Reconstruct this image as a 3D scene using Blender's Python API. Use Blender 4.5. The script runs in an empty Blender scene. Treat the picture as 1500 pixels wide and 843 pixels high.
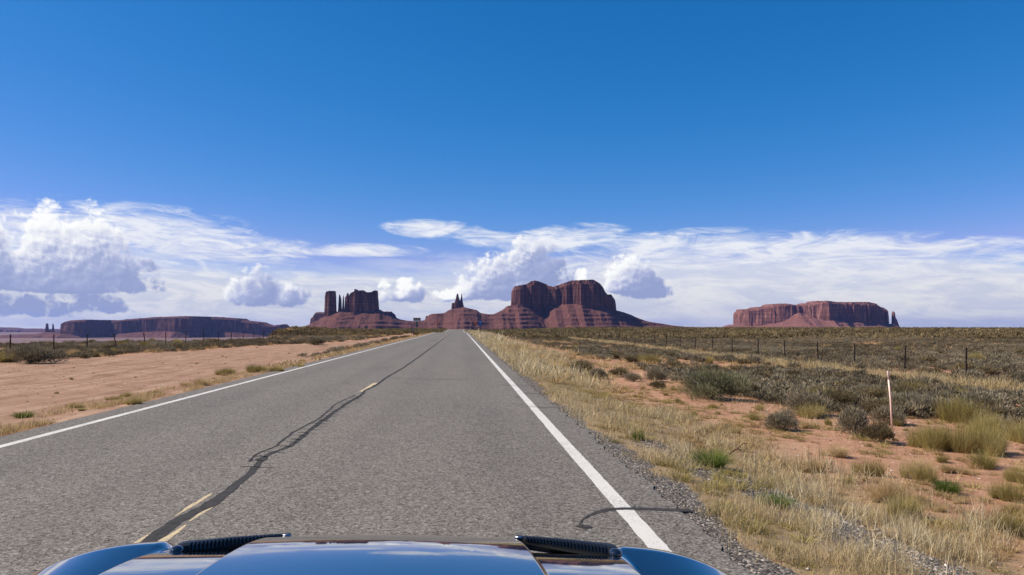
import bpy, math, random
import numpy as np
from mathutils import Vector
from math import sin, cos, radians, pi

random.seed(7)
rng = np.random.default_rng(7)
scene = bpy.context.scene
col = scene.collection

# ------------------------------------------------------------------ camera
EYE = 1.56
YAW, PITCH = radians(3.86), radians(2.908)
cam_d = bpy.data.cameras.new('camera')
cam = bpy.data.objects.new('camera', cam_d)
col.objects.link(cam)
cam.location = (0, 0, EYE)
cam.rotation_euler = (pi / 2 + PITCH, 0, -YAW)
cam_d.sensor_width = 36.0
cam_d.lens = 36.0 * 1112 / 1500
cam_d.clip_start = 0.05
cam_d.clip_end = 120000
scene.camera = cam

# ------------------------------------------------------------------ sun, exposure
SUN_EL = radians(43)
SUN_AZ = math.atan2(-0.995, 0.06)                # from the left
SUN = Vector((sin(SUN_AZ) * cos(SUN_EL), cos(SUN_AZ) * cos(SUN_EL), sin(SUN_EL)))
sl = bpy.data.lights.new('sun', 'SUN')
sl.energy = 5.0
sl.angle = radians(0.53)
sl.color = (1.0, 0.915, 0.79)
so = bpy.data.objects.new('sun', sl)
so.rotation_euler = SUN.to_track_quat('Z', 'Y').to_euler()
so.location = (0, 0, 60)
col.objects.link(so)
scene.view_settings.view_transform = 'Standard'
scene.view_settings.look = 'None'
scene.view_settings.gamma = 1.0
scene.view_settings.use_curve_mapping = False
scene.view_settings.exposure = 0.45
scene.cycles.use_denoising = True
scene.cycles.max_bounces = 6
scene.cycles.diffuse_bounces = 2
scene.cycles.glossy_bounces = 3
scene.cycles.transmission_bounces = 3
scene.cycles.volume_bounces = 0
scene.cycles.sample_clamp_indirect = 4.0
scene.render.film_transparent = False

# ------------------------------------------------------------------ node helper
class V:
    """a float socket with operators"""
    def __init__(s, g, sock): s.g, s.s = g, sock
    def _m(s, op, *a, clamp=False): return s.g.math(op, s, *a, clamp=clamp)
    def __add__(s, o): return s._m('ADD', o)
    __radd__ = __add__
    def __sub__(s, o): return s._m('SUBTRACT', o)
    def __rsub__(s, o): return s.g.math('SUBTRACT', o, s)
    def __mul__(s, o): return s._m('MULTIPLY', o)
    __rmul__ = __mul__
    def __truediv__(s, o): return s._m('DIVIDE', o)
    def __pow__(s, o): return s._m('POWER', o)
    def max(s, o): return s._m('MAXIMUM', o)
    def min(s, o): return s._m('MINIMUM', o)
    def sm(s, a, b): return s.g.maprange(s, a, b)
class G:
    def __init__(s, tree): s.t = tree; s.n = tree.nodes; s.l = tree.links
    def set(s, inp, v):
        if isinstance(v, V): v = v.s
        if isinstance(v, bpy.types.NodeSocket): s.l.new(v, inp)
        else:
            if isinstance(v, (tuple, list)) and len(inp.default_value) == 4 and len(v) == 3: v = (*v, 1)
            inp.default_value = v
    def math(s, op, a, b=None, c=None, clamp=False):
        m = s.n.new('ShaderNodeMath'); m.operation = op; m.use_clamp = clamp
        s.set(m.inputs[0], a)
        if b is not None: s.set(m.inputs[1], b)
        if c is not None: s.set(m.inputs[2], c)
        return V(s, m.outputs[0])
    def maprange(s, v, a, b, lo=0.0, hi=1.0, kind='SMOOTHSTEP'):
        m = s.n.new('ShaderNodeMapRange'); m.interpolation_type = kind
        s.set(m.inputs[0], v); s.set(m.inputs[1], a); s.set(m.inputs[2], b); s.set(m.inputs[3], lo); s.set(m.inputs[4], hi)
        return V(s, m.outputs[0])
    def vec(s, x, y, z=0.0):
        m = s.n.new('ShaderNodeCombineXYZ')
        for i, v in enumerate((x, y, z)): s.set(m.inputs[i], v)
        return m.outputs[0]
    def sep(s, v):
        m = s.n.new('ShaderNodeSeparateXYZ'); s.set(m.inputs[0], v)
        return [V(s, o) for o in m.outputs]
    def noise(s, v, scale=1.0, detail=4.0, rough=0.5, dist=0.0, lac=2.0, dim='3D'):
        m = s.n.new('ShaderNodeTexNoise'); m.noise_dimensions = dim; s.set(m.inputs['Vector'], v)
        m.inputs['Scale'].default_value = scale; m.inputs['Detail'].default_value = detail
        m.inputs['Roughness'].default_value = rough; m.inputs['Distortion'].default_value = dist
        m.inputs['Lacunarity'].default_value = lac
        return V(s, m.outputs['Fac'])
    def noisec(s, v, scale=1.0, detail=2.0, dim='3D'):
        m = s.n.new('ShaderNodeTexNoise'); m.noise_dimensions = dim; s.set(m.inputs['Vector'], v)
        m.inputs['Scale'].default_value = scale; m.inputs['Detail'].default_value = detail
        return m.outputs['Color']
    def voro(s, v, scale=1.0, feature='F1', detail=0.0, rough=0.5, out='Distance', rnd=1.0, dim='3D'):
        m = s.n.new('ShaderNodeTexVoronoi'); m.voronoi_dimensions = dim; m.feature = feature; s.set(m.inputs['Vector'], v)
        m.inputs['Scale'].default_value = scale
        if 'Detail' in m.inputs:
            m.inputs['Detail'].default_value = detail; m.inputs['Roughness'].default_value = rough
        m.inputs['Randomness'].default_value = rnd
        return V(s, m.outputs[out]) if out == 'Distance' else m.outputs[out]
    def mapping(s, v, sc=(1, 1, 1), rot=(0, 0, 0), loc=(0, 0, 0)):
        m = s.n.new('ShaderNodeMapping'); s.set(m.inputs[0], v)
        m.inputs['Scale'].default_value = sc; m.inputs['Rotation'].default_value = rot; m.inputs['Location'].default_value = loc
        return m.outputs[0]
    def vmath(s, op, a, b):
        m = s.n.new('ShaderNodeVectorMath'); m.operation = op
        s.set(m.inputs[0], a)
        if op == 'SCALE': s.set(m.inputs['Scale'], b)
        else: s.set(m.inputs[1], b)
        return m.outputs[0]
    def mix(s, f, a, b, blend='MIX'):
        m = s.n.new('ShaderNodeMix'); m.data_type = 'RGBA'; m.blend_type = blend
        s.set(m.inputs[0], f); s.set(m.inputs[6], a); s.set(m.inputs[7], b)
        return m.outputs[2]
    def ramp(s, f, stops):
        m = s.n.new('ShaderNodeValToRGB'); s.set(m.inputs[0], f)
        e = m.color_ramp.elements
        while len(e) < len(stops): e.new(0.5)
        for el, (p, c) in zip(e, stops): el.position = p; el.color = (*c, 1)
        return m.outputs[0]
    def attr(s, name, out='Fac'):
        m = s.n.new('ShaderNodeAttribute'); m.attribute_name = name
        return V(s, m.outputs['Fac']) if out == 'Fac' else m.outputs[out]
    def pos(s): return s.n.new('ShaderNodeNewGeometry').outputs['Position']
    def bump(s, h, strength=0.5, dist=0.02, normal=None):
        m = s.n.new('ShaderNodeBump'); s.set(m.inputs['Height'], h)
        m.inputs['Strength'].default_value = strength; m.inputs['Distance'].default_value = dist
        if normal: s.set(m.inputs['Normal'], normal)
        return m.outputs[0]

# ------------------------------------------------------------------ world: sky, veil and cumulus by direction
world = bpy.data.worlds.new('World'); scene.world = world
world.use_nodes = True
wt = world.node_tree; wt.nodes.clear(); g = G(wt)
sky = wt.nodes.new('ShaderNodeTexSky'); sky.sky_type = 'NISHITA'; sky.sun_disc = False
sky.sun_elevation = SUN_EL; sky.sun_rotation = SUN_AZ
sky.altitude = 1700; sky.air_density = 1.0; sky.dust_density = 0.25; sky.ozone_density = 2.2
hs = wt.nodes.new('ShaderNodeHueSaturation')
hs.inputs['Saturation'].default_value = 1.0; hs.inputs['Hue'].default_value = 0.5
wt.links.new(sky.outputs[0], hs.inputs['Color'])
_c = g.mix(1.0, hs.outputs[0], (0.80, 1.0, 1.12), 'MULTIPLY')
_r, _g, _b = g.sep(_c)                       # deeper blue: a polarised, contrasty camera response
SKYCOL = g.vec(((_r ** 2.6) * 0.188).min(2.9), (_g ** 0.9) * 0.888, (_b ** 0.79) * 1.625)
tc = wt.nodes.new('ShaderNodeTexCoord')
dx, dy, dz = g.sep(tc.outputs['Generated'])
AZ = g.math('ARCTAN2', dx, dy) * (180 / pi)
EL = g.math('ARCSINE', dz) * (180 / pi)

def px_dir(px, py):
    """degrees of azimuth and elevation of a point of the sky"""
    v = ray(px, py)
    return math.degrees(math.atan2(v[0], v[1])), math.degrees(math.asin(v[2] / np.linalg.norm(v)))
_F = np.array([sin(YAW) * cos(PITCH), cos(YAW) * cos(PITCH), sin(PITCH)])
_R = np.array([cos(YAW), -sin(YAW), 0.0]); _U = np.cross(_R, _F)
def ray(px, py): return _F * 1112 + _R * (px - 750) + _U * (421.5 - py)
def on_ground(px, py, z=0.0):
    r = ray(px, py); t = (z - EYE) / r[2]; return float(r[0] * t), float(r[1] * t)
def at_depth(px, py, Y):
    r = ray(px, py); t = Y / r[1]; return float(r[0] * t), float(EYE + r[2] * t)

# cumulus: (px centre, px base line, half width, height, weight)
CUM = [(95, 423, 135, 122, 1), (-60, 415, 120, 120, 1), (40, 456, 90, 34, .42), (140, 452, 60, 30, .42),
       (372, 442, 40, 52, .62), (420, 443, 34, 34, .62), (596, 435, 27, 27, .8), (566, 437, 20, 24, .5),
       (728, 433, 58, 62, 1), (778, 425, 56, 76, 1), (690, 434, 26, 32, .8), (851, 409, 12, 14, .6), (818, 420, 24, 16, .75), (924, 424, 48, 50, 1.05), (942, 430, 42, 16, .8), (655, 434, 30, 10, .6)]
CIRRUS = [(235, 345, 8.5, 2.3, 1.15, -.05), (330, 368, 6.5, 1.3, 1.0, -.05), (130, 340, 9, 2.2, 1.1, 0), (640, 337, 4.6, 0.85, 1.15, -.05), (715, 350, 4, .9, .9, -.1), (520, 366, 6, .6, .9, 0), (400, 362, 6, .8, .9, 0),
          (820, 352, 6, 1.3, 1.15, .08), (1010, 366, 10, 1.8, 1.1, 0), (1200, 370, 11, 1.7, 1.2, .01), (1370, 366, 7, 1.0, .95, 0),
          (1260, 395, 11, 1.2, 1.0, .04), (1410, 395, 4, .5, .9, .05), (1080, 405, 12, 2.2, 1.2, 0), (930, 400, 9, 2.4, 1.0, 0), (1380, 425, 13, 1.6, 1.3, 0), (250, 420, 12, 1.8, 1.2, 0), (480, 415, 10, 1.0, .9, 0), (10, 345, 9, 2.8, 1.1, 0), (1495, 378, 2.5, .4, .9, 0)]
def cumulus_group(full):
    t = bpy.data.node_groups.new('cumulus density', 'ShaderNodeTree')
    t.interface.new_socket('az', in_out='INPUT', socket_type='NodeSocketFloat')
    t.interface.new_socket('el', in_out='INPUT', socket_type='NodeSocketFloat')
    t.interface.new_socket('d', in_out='OUTPUT', socket_type='NodeSocketFloat')
    t.interface.new_socket('q', in_out='OUTPUT', socket_type='NodeSocketFloat')
    gi = t.nodes.new('NodeGroupInput'); go = t.nodes.new('NodeGroupOutput'); k = G(t)
    a, e = V(k, gi.outputs[0]), V(k, gi.outputs[1])
    q = None
    for (cx, by, hw, hh, wt_) in CUM:
        a0, e0 = px_dir(cx, by); a1, _ = px_dir(cx + hw, by); _, e1 = px_dir(cx, by - hh)
        u = (a - a0) * (1 / (a1 - a0))
        h = (e - e0) * (1 / (e1 - e0))
        hh_ = h.max(h * (-hh / 9.0))
        r = (1.0 - u * u - hh_ * hh_) * wt_
        q = r if q is None else q.max(r)
    q = q.max(-1.5)
    k.set(go.inputs[1], q)
    if full:
        v = k.vec(a, e * 1.1, 0.0)
        w = k.noisec(v, 0.9, 2.0, '2D')
        v2 = k.vmath('ADD', v, k.vmath('SCALE', k.vmath('SUBTRACT', w, (0.5, 0.5, 0.5)), 0.75))
        b1 = k.voro(v2, 0.75, dim='2D'); b2 = k.voro(v2, 1.7, dim='2D'); b3 = k.voro(v2, 3.9, dim='2D'); b4 = k.voro(v2, 8.5, dim='2D')
        nz = k.noise(v2, 0.55, 5.0, 0.48, dim='2D')
        d = q + (0.40 - b1) * 0.55 + (0.40 - b2) * 0.40 + (0.40 - b3) * 0.20 + (0.4 - b4) * 0.06 + (nz - 0.5) * 1.05 + 0.08
        k.set(go.inputs[0], d)
    else: k.set(go.inputs[0], q)
    return t
CG = cumulus_group(True); CQ = cumulus_group(False)
def cum(a, e, grp):
    n = wt.nodes.new('ShaderNodeGroup'); n.node_tree = grp
    g.set(n.inputs[0], a); g.set(n.inputs[1], e)
    return V(g, n.outputs[0]), V(g, n.outputs[1])
d0, q0 = cum(AZ, EL, CG)
d1, _ = cum(AZ - 0.16, EL + 0.24, CG)            # a step towards the sun: is there less cloud there?
_, q2 = cum(AZ - 0.5, EL + g.maprange(AZ, -16.0, -24.0, 0.85, 2.1), CQ)
d0 = d0.min(2.0)
# veil: a bank of high cloud thickest at the horizon, drawn out in streaks
n1 = g.noise(g.vec(AZ * 0.050, EL * 0.30, 3.1), 1.0, 4.0, 0.55, 0.6, dim='2D')
n2 = g.noise(g.vec(AZ * 0.17 + EL * 0.22 + 7.0, EL * 0.78 - AZ * 0.04, 0.0), 1.0, 7.0, 0.66, 0.8, dim='2D')
n3 = g.noise(g.vec(AZ * 0.5 + EL * 1.0, EL * 2.3 + 11.0, 5.0), 1.0, 5.0, 0.65, 0.5, dim='2D')
low = g.maprange(EL + (n1 - 0.5) * 4.0 + (n2 - 0.5) * 2.2, 5.2, 2.9)
def blob(px, py, sx, sy, w=1.0, tilt=0.0):
    a0, e0 = px_dir(px, py)
    u = (AZ - a0) * (1 / sx); h = (EL - e0 - (AZ - a0) * tilt) * (1 / sy)
    return (1.0 - u * u - h * h).max(0.0) * w
cir = None
for b in CIRRUS:
    v_ = blob(*b); cir = v_ if cir is None else cir.max(v_)
front = g.math('GREATER_THAN', dy, 0.45)
wisp = (cir * 1.05 + (n2 - 0.5) * 2.7 + (n3 - 0.5) * 1.2 - 0.08).sm(-0.1, 1.35) * cir.sm(0.0, 0.35)
away = (n1 * 1.2 + n2 * .8 - 1.0).sm(0.0, .9) * g.maprange(EL, 14.0, 3.0) * (1.0 - front)
cover = 1.0 - (1.0 - wisp * 0.93) * (1.0 - away * .8) * (1.0 - low * 0.96)
VEILC = g.mix(g.maprange(EL, 0.5, 7.0), (6.7, 6.8, 7.45), (7.8, 8.1, 9.0))
VEILC = g.mix((n2 + n3 * .5).sm(0.55, 0.95), g.mix(1.0, VEILC, (.86, .89, .96), 'MULTIPLY'), g.mix(1.0, VEILC, (1.13, 1.11, 1.04), 'MULTIPLY'))
base = g.mix(cover, SKYCOL, VEILC)
lit = (d0 - d1) * 0.50 + (q0 - q2) * 0.95 + (0.50 - d0).max(-0.1) * .50 - 0.27
edge = d0.sm(0.0, 0.5)
CUMC = g.ramp(lit.sm(-0.35, 0.75), [(0.0, (0.30, 0.36, 0.60)), (0.3, (0.42, 0.47, 0.70)), (0.58, (0.70, 0.73, 0.85)), (.8, (.93, .94, .96)), (1.0, (1.05, 1.05, 1.02))])
CUMC = g.vmath('SCALE', CUMC, 9.8)
alpha = (d0 + (n2 - .5) * .35).sm(-0.04, 0.42) * 0.96
base = g.mix(alpha, base, CUMC)
bg = wt.nodes.new('ShaderNodeBackground'); bg.inputs['Strength'].default_value = 0.075
wt.links.new(base, bg.inputs['Color'])
wo = wt.nodes.new('ShaderNodeOutputWorld'); wt.links.new(bg.outputs[0], wo.inputs[0])
world.cycles.sampling_method = 'MANUAL'; world.cycles.sample_map_resolution = 256

# ------------------------------------------------------------------ object helpers
def tag(o, label=None, cat=None, group=None, kind=None):
    if label: o['label'] = label
    if cat: o['category'] = cat
    if group: o['group'] = group
    if kind: o['kind'] = kind
    return o
def mesh_np(name, v, f, mat=None, smooth=False, attrs=None):
    """mesh from arrays; f is (n,3) or (n,4)"""
    v = np.ascontiguousarray(v, np.float32); f = np.ascontiguousarray(f, np.int32)
    me = bpy.data.meshes.new(name)
    k = f.shape[1]
    me.vertices.add(len(v)); me.vertices.foreach_set('co', v.ravel())
    me.loops.add(f.size); me.loops.foreach_set('vertex_index', f.ravel())
    me.polygons.add(len(f)); me.polygons.foreach_set('loop_start', np.arange(0, f.size, k, dtype=np.int32))
    me.polygons.foreach_set('use_smooth', np.full(len(f), smooth, dtype=bool))
    me.update(calc_edges=True)
    if attrs:
        for a, val in attrs.items():
            at = me.attributes.new(a, 'FLOAT', 'POINT'); at.data.foreach_set('value', np.ascontiguousarray(val, np.float32))
    if mat: me.materials.append(mat)
    return me
def link(name, me, parent=None, loc=None):
    o = bpy.data.objects.new(name, me); col.objects.link(o)
    if parent: o.parent = parent
    if loc is not None: o.location = loc
    return o
def empty(name, loc=(0, 0, 0)):
    o = bpy.data.objects.new(name, None); col.objects.link(o); o.location = loc; o.empty_display_size = .2
    return o
def grid_faces(ny, nx):
    i = np.arange(ny - 1)[:, None] * nx + np.arange(nx - 1)[None, :]
    return np.stack([i, i + 1, i + 1 + nx, i + nx], -1).reshape(-1, 4)
class MB:
    """collects simple solids into one mesh"""
    def __init__(s): s.v = []; s.f = []
    def add(s, v, f): n = len(s.v); s.v += [tuple(p) for p in v]; s.f += [tuple(i + n for i in q) for q in f]
    def box(s, c, d, rz=0.0):
        x, y, z = d[0] / 2, d[1] / 2, d[2] / 2
        P = [(a * x, b * y, k * z) for k in (-1, 1) for a, b in ((-1, -1), (1, -1), (1, 1), (-1, 1))]
        P = [(c[0] + p[0] * cos(rz) - p[1] * sin(rz), c[1] + p[0] * sin(rz) + p[1] * cos(rz), c[2] + p[2]) for p in P]
        s.add(P, [(3, 2, 1, 0), (4, 5, 6, 7), (0, 1, 5, 4), (1, 2, 6, 5), (2, 3, 7, 6), (3, 0, 4, 7)])
    def tube(s, pts, r, n=6, r2=None):
        pts = [Vector(p) for p in pts]; rings = []
        for i, p in enumerate(pts):
            d = (pts[min(i + 1, len(pts) - 1)] - pts[max(i - 1, 0)]).normalized()
            a = d.cross(Vector((0, 0, 1)) if abs(d.z) < .9 else Vector((1, 0, 0))).normalized(); b = d.cross(a)
            rr = r if r2 is None else r + (r2 - r) * i / (len(pts) - 1)
            rings.append([p + (a * cos(2 * pi * k / n) + b * sin(2 * pi * k / n)) * rr for k in range(n)])
        V_ = [q for ring in rings for q in ring]
        F_ = [(i * n + k, i * n + (k + 1) % n, (i + 1) * n + (k + 1) % n, (i + 1) * n + k) for i in range(len(pts) - 1) for k in range(n)]
        F_ += [tuple(range(n))[::-1], tuple((len(pts) - 1) * n + k for k in range(n))]
        s.add(V_, F_)
    def prism(s, poly, y0, y1):
        """polygon in x,z pushed from y0 to y1"""
        n = len(poly)
        s.add([(x, y0, z) for x, z in poly] + [(x, y1, z) for x, z in poly],
              [tuple(range(n)), tuple(range(2 * n - 1, n - 1, -1))] + [(i, i + n, (i + 1) % n + n, (i + 1) % n) for i in range(n)])
    def build(s, name, mat, parent=None, smooth=False, bevel=0):
        me = bpy.data.meshes.new(name); me.from_pydata(s.v, [], s.f); me.update()
        if smooth:
            for p in me.polygons: p.use_smooth = True
        if mat: me.materials.append(mat)
        o = link(name, me, parent)
        if bevel:
            b = o.modifiers.new('bevel', 'BEVEL'); b.width = bevel; b.segments = 3; b.limit_method = 'ANGLE'
        return o
def material(name):
    m = bpy.data.materials.new(name); m.use_nodes = True; m.node_tree.nodes.clear()
    k = G(m.node_tree)
    out = m.node_tree.nodes.new('ShaderNodeOutputMaterial')
    def surf(sock): m.node_tree.links.new(sock, out.inputs['Surface'])
    return m, k, surf
def principled(k, base, rough=0.8, metal=0.0, normal=None, coat=0.0, spec=0.5):
    p = k.n.new('ShaderNodeBsdfPrincipled')
    k.set(p.inputs['Base Color'], base); k.set(p.inputs['Roughness'], rough); k.set(p.inputs['Metallic'], metal)
    p.inputs['Coat Weight'].default_value = coat; p.inputs['Coat Roughness'].default_value = 0.02
    k.set(p.inputs['Specular IOR Level'], spec)
    if normal: k.set(p.inputs['Normal'], normal)
    return p.outputs[0]
def simple(name, c, rough=.6, metal=0.0, coat=0.0, var=0.12, scale=30):
    m, k, surf = material(name)
    tcn = k.n.new('ShaderNodeTexCoord').outputs['Object']
    nz = k.noise(tcn, scale, 5, .6)
    cc = k.mix(nz.sm(.3, .7), tuple(x * (1 - var) for x in c), tuple(min(1, x * (1 + var)) for x in c))
    surf(principled(k, cc, rough, metal, coat=coat)); return m

# ---- numpy noise
def _hash(ix, iy, seed):
    h = (ix.astype(np.int64) * 374761393 + iy.astype(np.int64) * 668265263 + seed * 1274126177) & 0xffffffff
    h = ((h ^ (h >> 13)) * 1274126177) & 0xffffffff
    return ((h ^ (h >> 16)) & 0xffff) / 65535.0
def vnoise(x, y, seed=0):
    x = np.asarray(x, float); y = np.asarray(y, float)
    ix, iy = np.floor(x), np.floor(y); fx, fy = x - ix, y - iy
    fx = fx * fx * (3 - 2 * fx); fy = fy * fy * (3 - 2 * fy)
    a = _hash(ix, iy, seed); b = _hash(ix + 1, iy, seed); c = _hash(ix, iy + 1, seed); d = _hash(ix + 1, iy + 1, seed)
    return (a * (1 - fx) + b * fx) * (1 - fy) + (c * (1 - fx) + d * fx) * fy
def fbm(x, y, o=4, seed=0, r=.5):
    s = 0; a = 1; t = 0
    for i in range(o):
        s = s + a * vnoise(x * 2 ** i + 17.3 * i, y * 2 ** i - 9.1 * i, seed + i); t += a; a *= r
    return s / t
def sst(a, b, x):
    t = np.clip((np.asarray(x, float) - a) / (b - a), 0, 1); return t * t * (3 - 2 * t)

# ------------------------------------------------------------------ terrain
ROAD_L, ROAD_R = -6.47, 1.84
def road_z(y):
    y = np.asarray(y, float)
    z = -0.9 * sst(182, 260, y) + 0.62 * sst(280, 400, y)
    z = z - np.where(y > 430, (y - 430) * 0.02, 0)
    return z
def plateau(x, y):
    x = np.asarray(x, float); y = np.asarray(y, float)
    az = np.degrees(np.arctan2(x, np.maximum(y, 1e-3)))
    r = np.hypot(x, y)
    # right-hand verge, ditch and the slow rise behind the fence
    right = -0.33 * sst(1.9, 4.5, x) - 0.27 * sst(4.5, 12, x)
    rise = 0.95 * sst(28, 260, r) * sst(22, 70, x)
    right = right + rise
    left = -0.06 * sst(6.5, 8, -x) - 0.05 * sst(12, 20, -x)
    knoll = 1.25 * np.exp(-((az + 14.0) / 5.0) ** 2) * sst(100, 150, r) * (1 - sst(185, 320, r)) * sst(16, 36, -x)
    z = np.where(x > -2, right, left + knoll)
    z = z + road_z(y) * np.exp(-((x + 2.3) / 16) ** 2)
    away = sst(0, 4, np.maximum(x - 3.0, -7.5 - x))
    z = z + away * (fbm(x / 3.1, y / 3.1, 4, 3) - .5) * .16 + away * (fbm(x / 14., y / 14., 3, 9) - .5) * .22 * sst(25, 60, r)
    # where the plateau ends
    e = np.interp(az, [-60, -32, -17, -14, -11.5, -8, 0, 60], [80, 80, 86, 105, 190, 330, 440, 430])
    drop = np.maximum(r - e, 0)
    z = z - np.where(az < -12, 0.10, 0.02) * drop - 0.00006 * np.minimum(drop, 900) ** 2
    floor = -205 + 14 * (fbm(x / 1900., y / 1900., 4, 5) - .5)
    return np.maximum(z, floor)
def ground_z(x, y):
    x = np.asarray(x, float); y = np.asarray(y, float)
    z = plateau(x, y)
    inroad = (x > ROAD_L + .05) & (x < ROAD_R - .1)
    return np.where(inroad, road_z(y) - .25, z - .015)
def gz(x, y): return float(plateau(x, y)) - .015

def axis(segs):
    out = [segs[0][0]]
    for a, b, s0, s1 in segs:
        x = a; n = 0
        while x < b - 1e-6:
            t = (x - a) / (b - a); x = min(b, x + s0 + (s1 - s0) * t); out.append(x)
    return np.array(out)
xr = axis([(-6.4, -2, .7, .7), (-2, 1.7, .6, .3), (1.7, 6, .07, .1), (6, 14, .12, .3), (14, 40, .3, 1.2), (40, 200, 1.3, 10), (200, 3000, 12, 250), (3000, 60000, 300, 5000)])
xl = -axis([(6.42, 9, .12, .15), (9, 30, .2, .6), (30, 200, .7, 8), (200, 3000, 10, 250), (3000, 60000, 300, 5000)])[::-1]
gx = np.concatenate([xl, xr])
gy = np.concatenate([-axis([(2, 40, 1, 8), (40, 3000, 10, 600), (3000, 20000, 900, 4000)])[::-1][:-1],
                     axis([(-2, 2, .5, .2), (2, 14, .09, .14), (14, 60, .2, .8), (60, 450, .9, 6), (450, 3000, 8, 150), (3000, 62000, 180, 5000)])])
GX, GY = np.meshgrid(gx, gy)
GZ = ground_z(GX, GY)
def zone_track(x, y):   # straw strip just inside the right fence
    return sst(1.5, .6, np.abs(x - 18.2 + 0.5 * np.sin(y / 23)))
def zone_verge(x, y):
    w = 4.6 + 1.6 * fbm(y / 6., x * 0, 3, 21) + 1.5 * sst(14, 40, y)
    return sst(1.75, 1.9, x) * sst(w, w - 1.6, x)
def zone_dirt(x, y):
    outer = np.interp(y, [0, 20, 35, 48, 66, 72, 90, 160, 230], [24, 23, 20.5, 18.3, 15.6, 12.5, 11.3, 10.6, 8.3]) + 1.0 * (fbm(y / 5., x * 0, 3, 33) - .5)
    inner = 7.0 + .9 * fbm(y / 3., x * 0, 3, 34) + np.where(y > 40, 1.0, 0)
    return sst(inner - .4, inner + .5, -x) * sst(outer + .9, outer - .4, -x)
Zstraw = np.maximum(zone_track(GX, GY), zone_verge(GX, GY)); Zdirt = np.maximum(zone_dirt(GX, GY), sst(-9.5, -8.5, GX) * (GX < -6) * (GY < 80))
Zgrav = sst(1.7, 1.8, GX) * sst(2.3, 1.9, GX + .7 * (fbm(GX * 2, GY * 1.1, 3, 51) - .5)) + \
        sst(.6, .25, np.abs(GX - 3.2 - .12 * (8 - GY) - .6 * (fbm(GX * .1, GY * .6, 2, 52) - .5))) * sst(11, 8.5, GY) * sst(.36, .5, fbm(GX * .9, GY * .6, 2, 53) + .12)
m, k, surf = material('desert soil')
P = k.pos(); X_, Y_, Z_ = k.sep(P)
nA = k.noise(P, .8, 6, .6); nB = k.noise(P, 6.0, 6, .7); nC = k.noise(P, 45., 5, .7); nL = k.noise(k.vec(X_ * .02, Y_ * .006, 0.0), 1.0, 5, .6)
soil = k.ramp(nA * .45 + nB * .3 + nC * .25, [(.32, (.20, .10, .055)), (.47, (.36, .185, .105)), (.55, (.44, .24, .14)), (.68, (.55, .35, .23))])
trk = k.noise(k.vec(X_ * 2.3 + k.noise(P, .08, 2, .5) * 5.0, Y_ * .16, 0.0), 1.0, 7, .72)
dirt = k.ramp(trk * .42 + nA * .26 + nB * .16 + nC * .16, [(.39, (.175, .092, .052)), (.47, (.275, .155, .092)), (.53, (.335, .20, .125)), (.60, (.44, .295, .195))])
straw = k.ramp(nC * .5 + nB * .5, [(.35, (.17, .10, .05)), (.5, (.30, .20, .095)), (.65, (.40, .29, .15))])
pebc = k.voro(P, 42., 'F1', 0, .5, 'Color')
straw = k.mix((k.math('MULTIPLY', nA + nB, .5)).sm(.42, .6) * .5, straw, (.26, .20, .14))
gravel = k.ramp(V(k, k.sep(pebc)[0].s), [(0, (.05, .043, .038)), (.6, (.14, .12, .10)), (.9, (.26, .22, .18)), (1, (.42, .36, .30))])
pebd = k.voro(P, 42., 'F1')
c = k.mix((k.attr('straw') * ((nB + nC * .6 - .1).sm(.25, .6) * .5 + .5)), soil, straw)
c = k.mix(k.attr('dirt'), c, dirt)
c = k.mix((k.attr('gravel') * 1.3 + nB - .75).sm(.25, .6), c, gravel)
cp = k.n.new('ShaderNodeNewGeometry')
farveg = k.ramp(k.noise(k.vec(X_ * .07, Y_ * .12, 0.0), 1.0, 8, .75) * .7 + nL * .3, [(.38, (.07, .060, .032)), (.5, (.13, .108, .055)), (.6, (.25, .19, .09)), (.7, (.34, .22, .12))])
dist = k.math('SQRT', X_ * X_ + Y_ * Y_)
c = k.mix(dist.sm(90., 300.) * (1.0 - k.attr('dirt')), c, farveg)
plain = k.ramp(k.noise(k.vec(X_ * .0012, Y_ * .0012, 0.0), 1.0, 6, .6), [(.35, (.12, .07, .055)), (.55, (.19, .115, .09)), (.7, (.26, .17, .13))])
c = k.mix(dist.sm(700., 2500.), c, plain)
track = k.noise(k.vec(X_ * 2.2, Y_ * .16, 0.0), 1.0, 4, .55)
bh = nB * .5 + nC * .28 + pebd * k.attr('gravel') * -.6 + track * k.attr('dirt') * .28
surf(principled(k, c, .95, normal=k.bump(bh, .8, .05), spec=.2))
M_SOIL = m
gme = mesh_np('ground', np.stack([GX, GY, GZ], -1).reshape(-1, 3), grid_faces(*GX.shape), M_SOIL, True,
              {'straw': Zstraw.ravel(), 'dirt': Zdirt.ravel(), 'gravel': np.clip(Zgrav, 0, 1).ravel()})
ground = tag(link('ground', gme), 'red desert soil and open plain on both sides of the highway', kind='structure')

# ------------------------------------------------------------------ road
m, k, surf = material('worn asphalt')
P = k.pos(); X_, Y_, Z_ = k.sep(P)
a1 = k.voro(P, 85., 'F1', 0, .5, 'Color'); a1 = k.sep(a1)[0]
a2 = k.voro(P, 38., 'F1', 0, .5, 'Color'); a2 = k.sep(a2)[1]
nf = k.noise(P, 160., 3, .7); nm = k.noise(P, 2.2, 5, .6); nl = k.noise(k.vec(X_ * .7, Y_ * .07, 0.0), 1.0, 4, .6)
v = a1 * .42 + a2 * .22 + nf * .36
c = k.ramp(v, [(.22, (.025, .021, .017)), (.42, (.125, .108, .089)), (.62, (.195, .172, .144)), (.80, (.33, .30, .26)), (.92, (.52, .48, .42))])
wheel = None
for xx in (-1.25, .45, -5.0, -3.2):
    w_ = k.math('ABSOLUTE', X_ - xx).sm(.55, .0); wheel = w_ if wheel is None else wheel + w_
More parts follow.
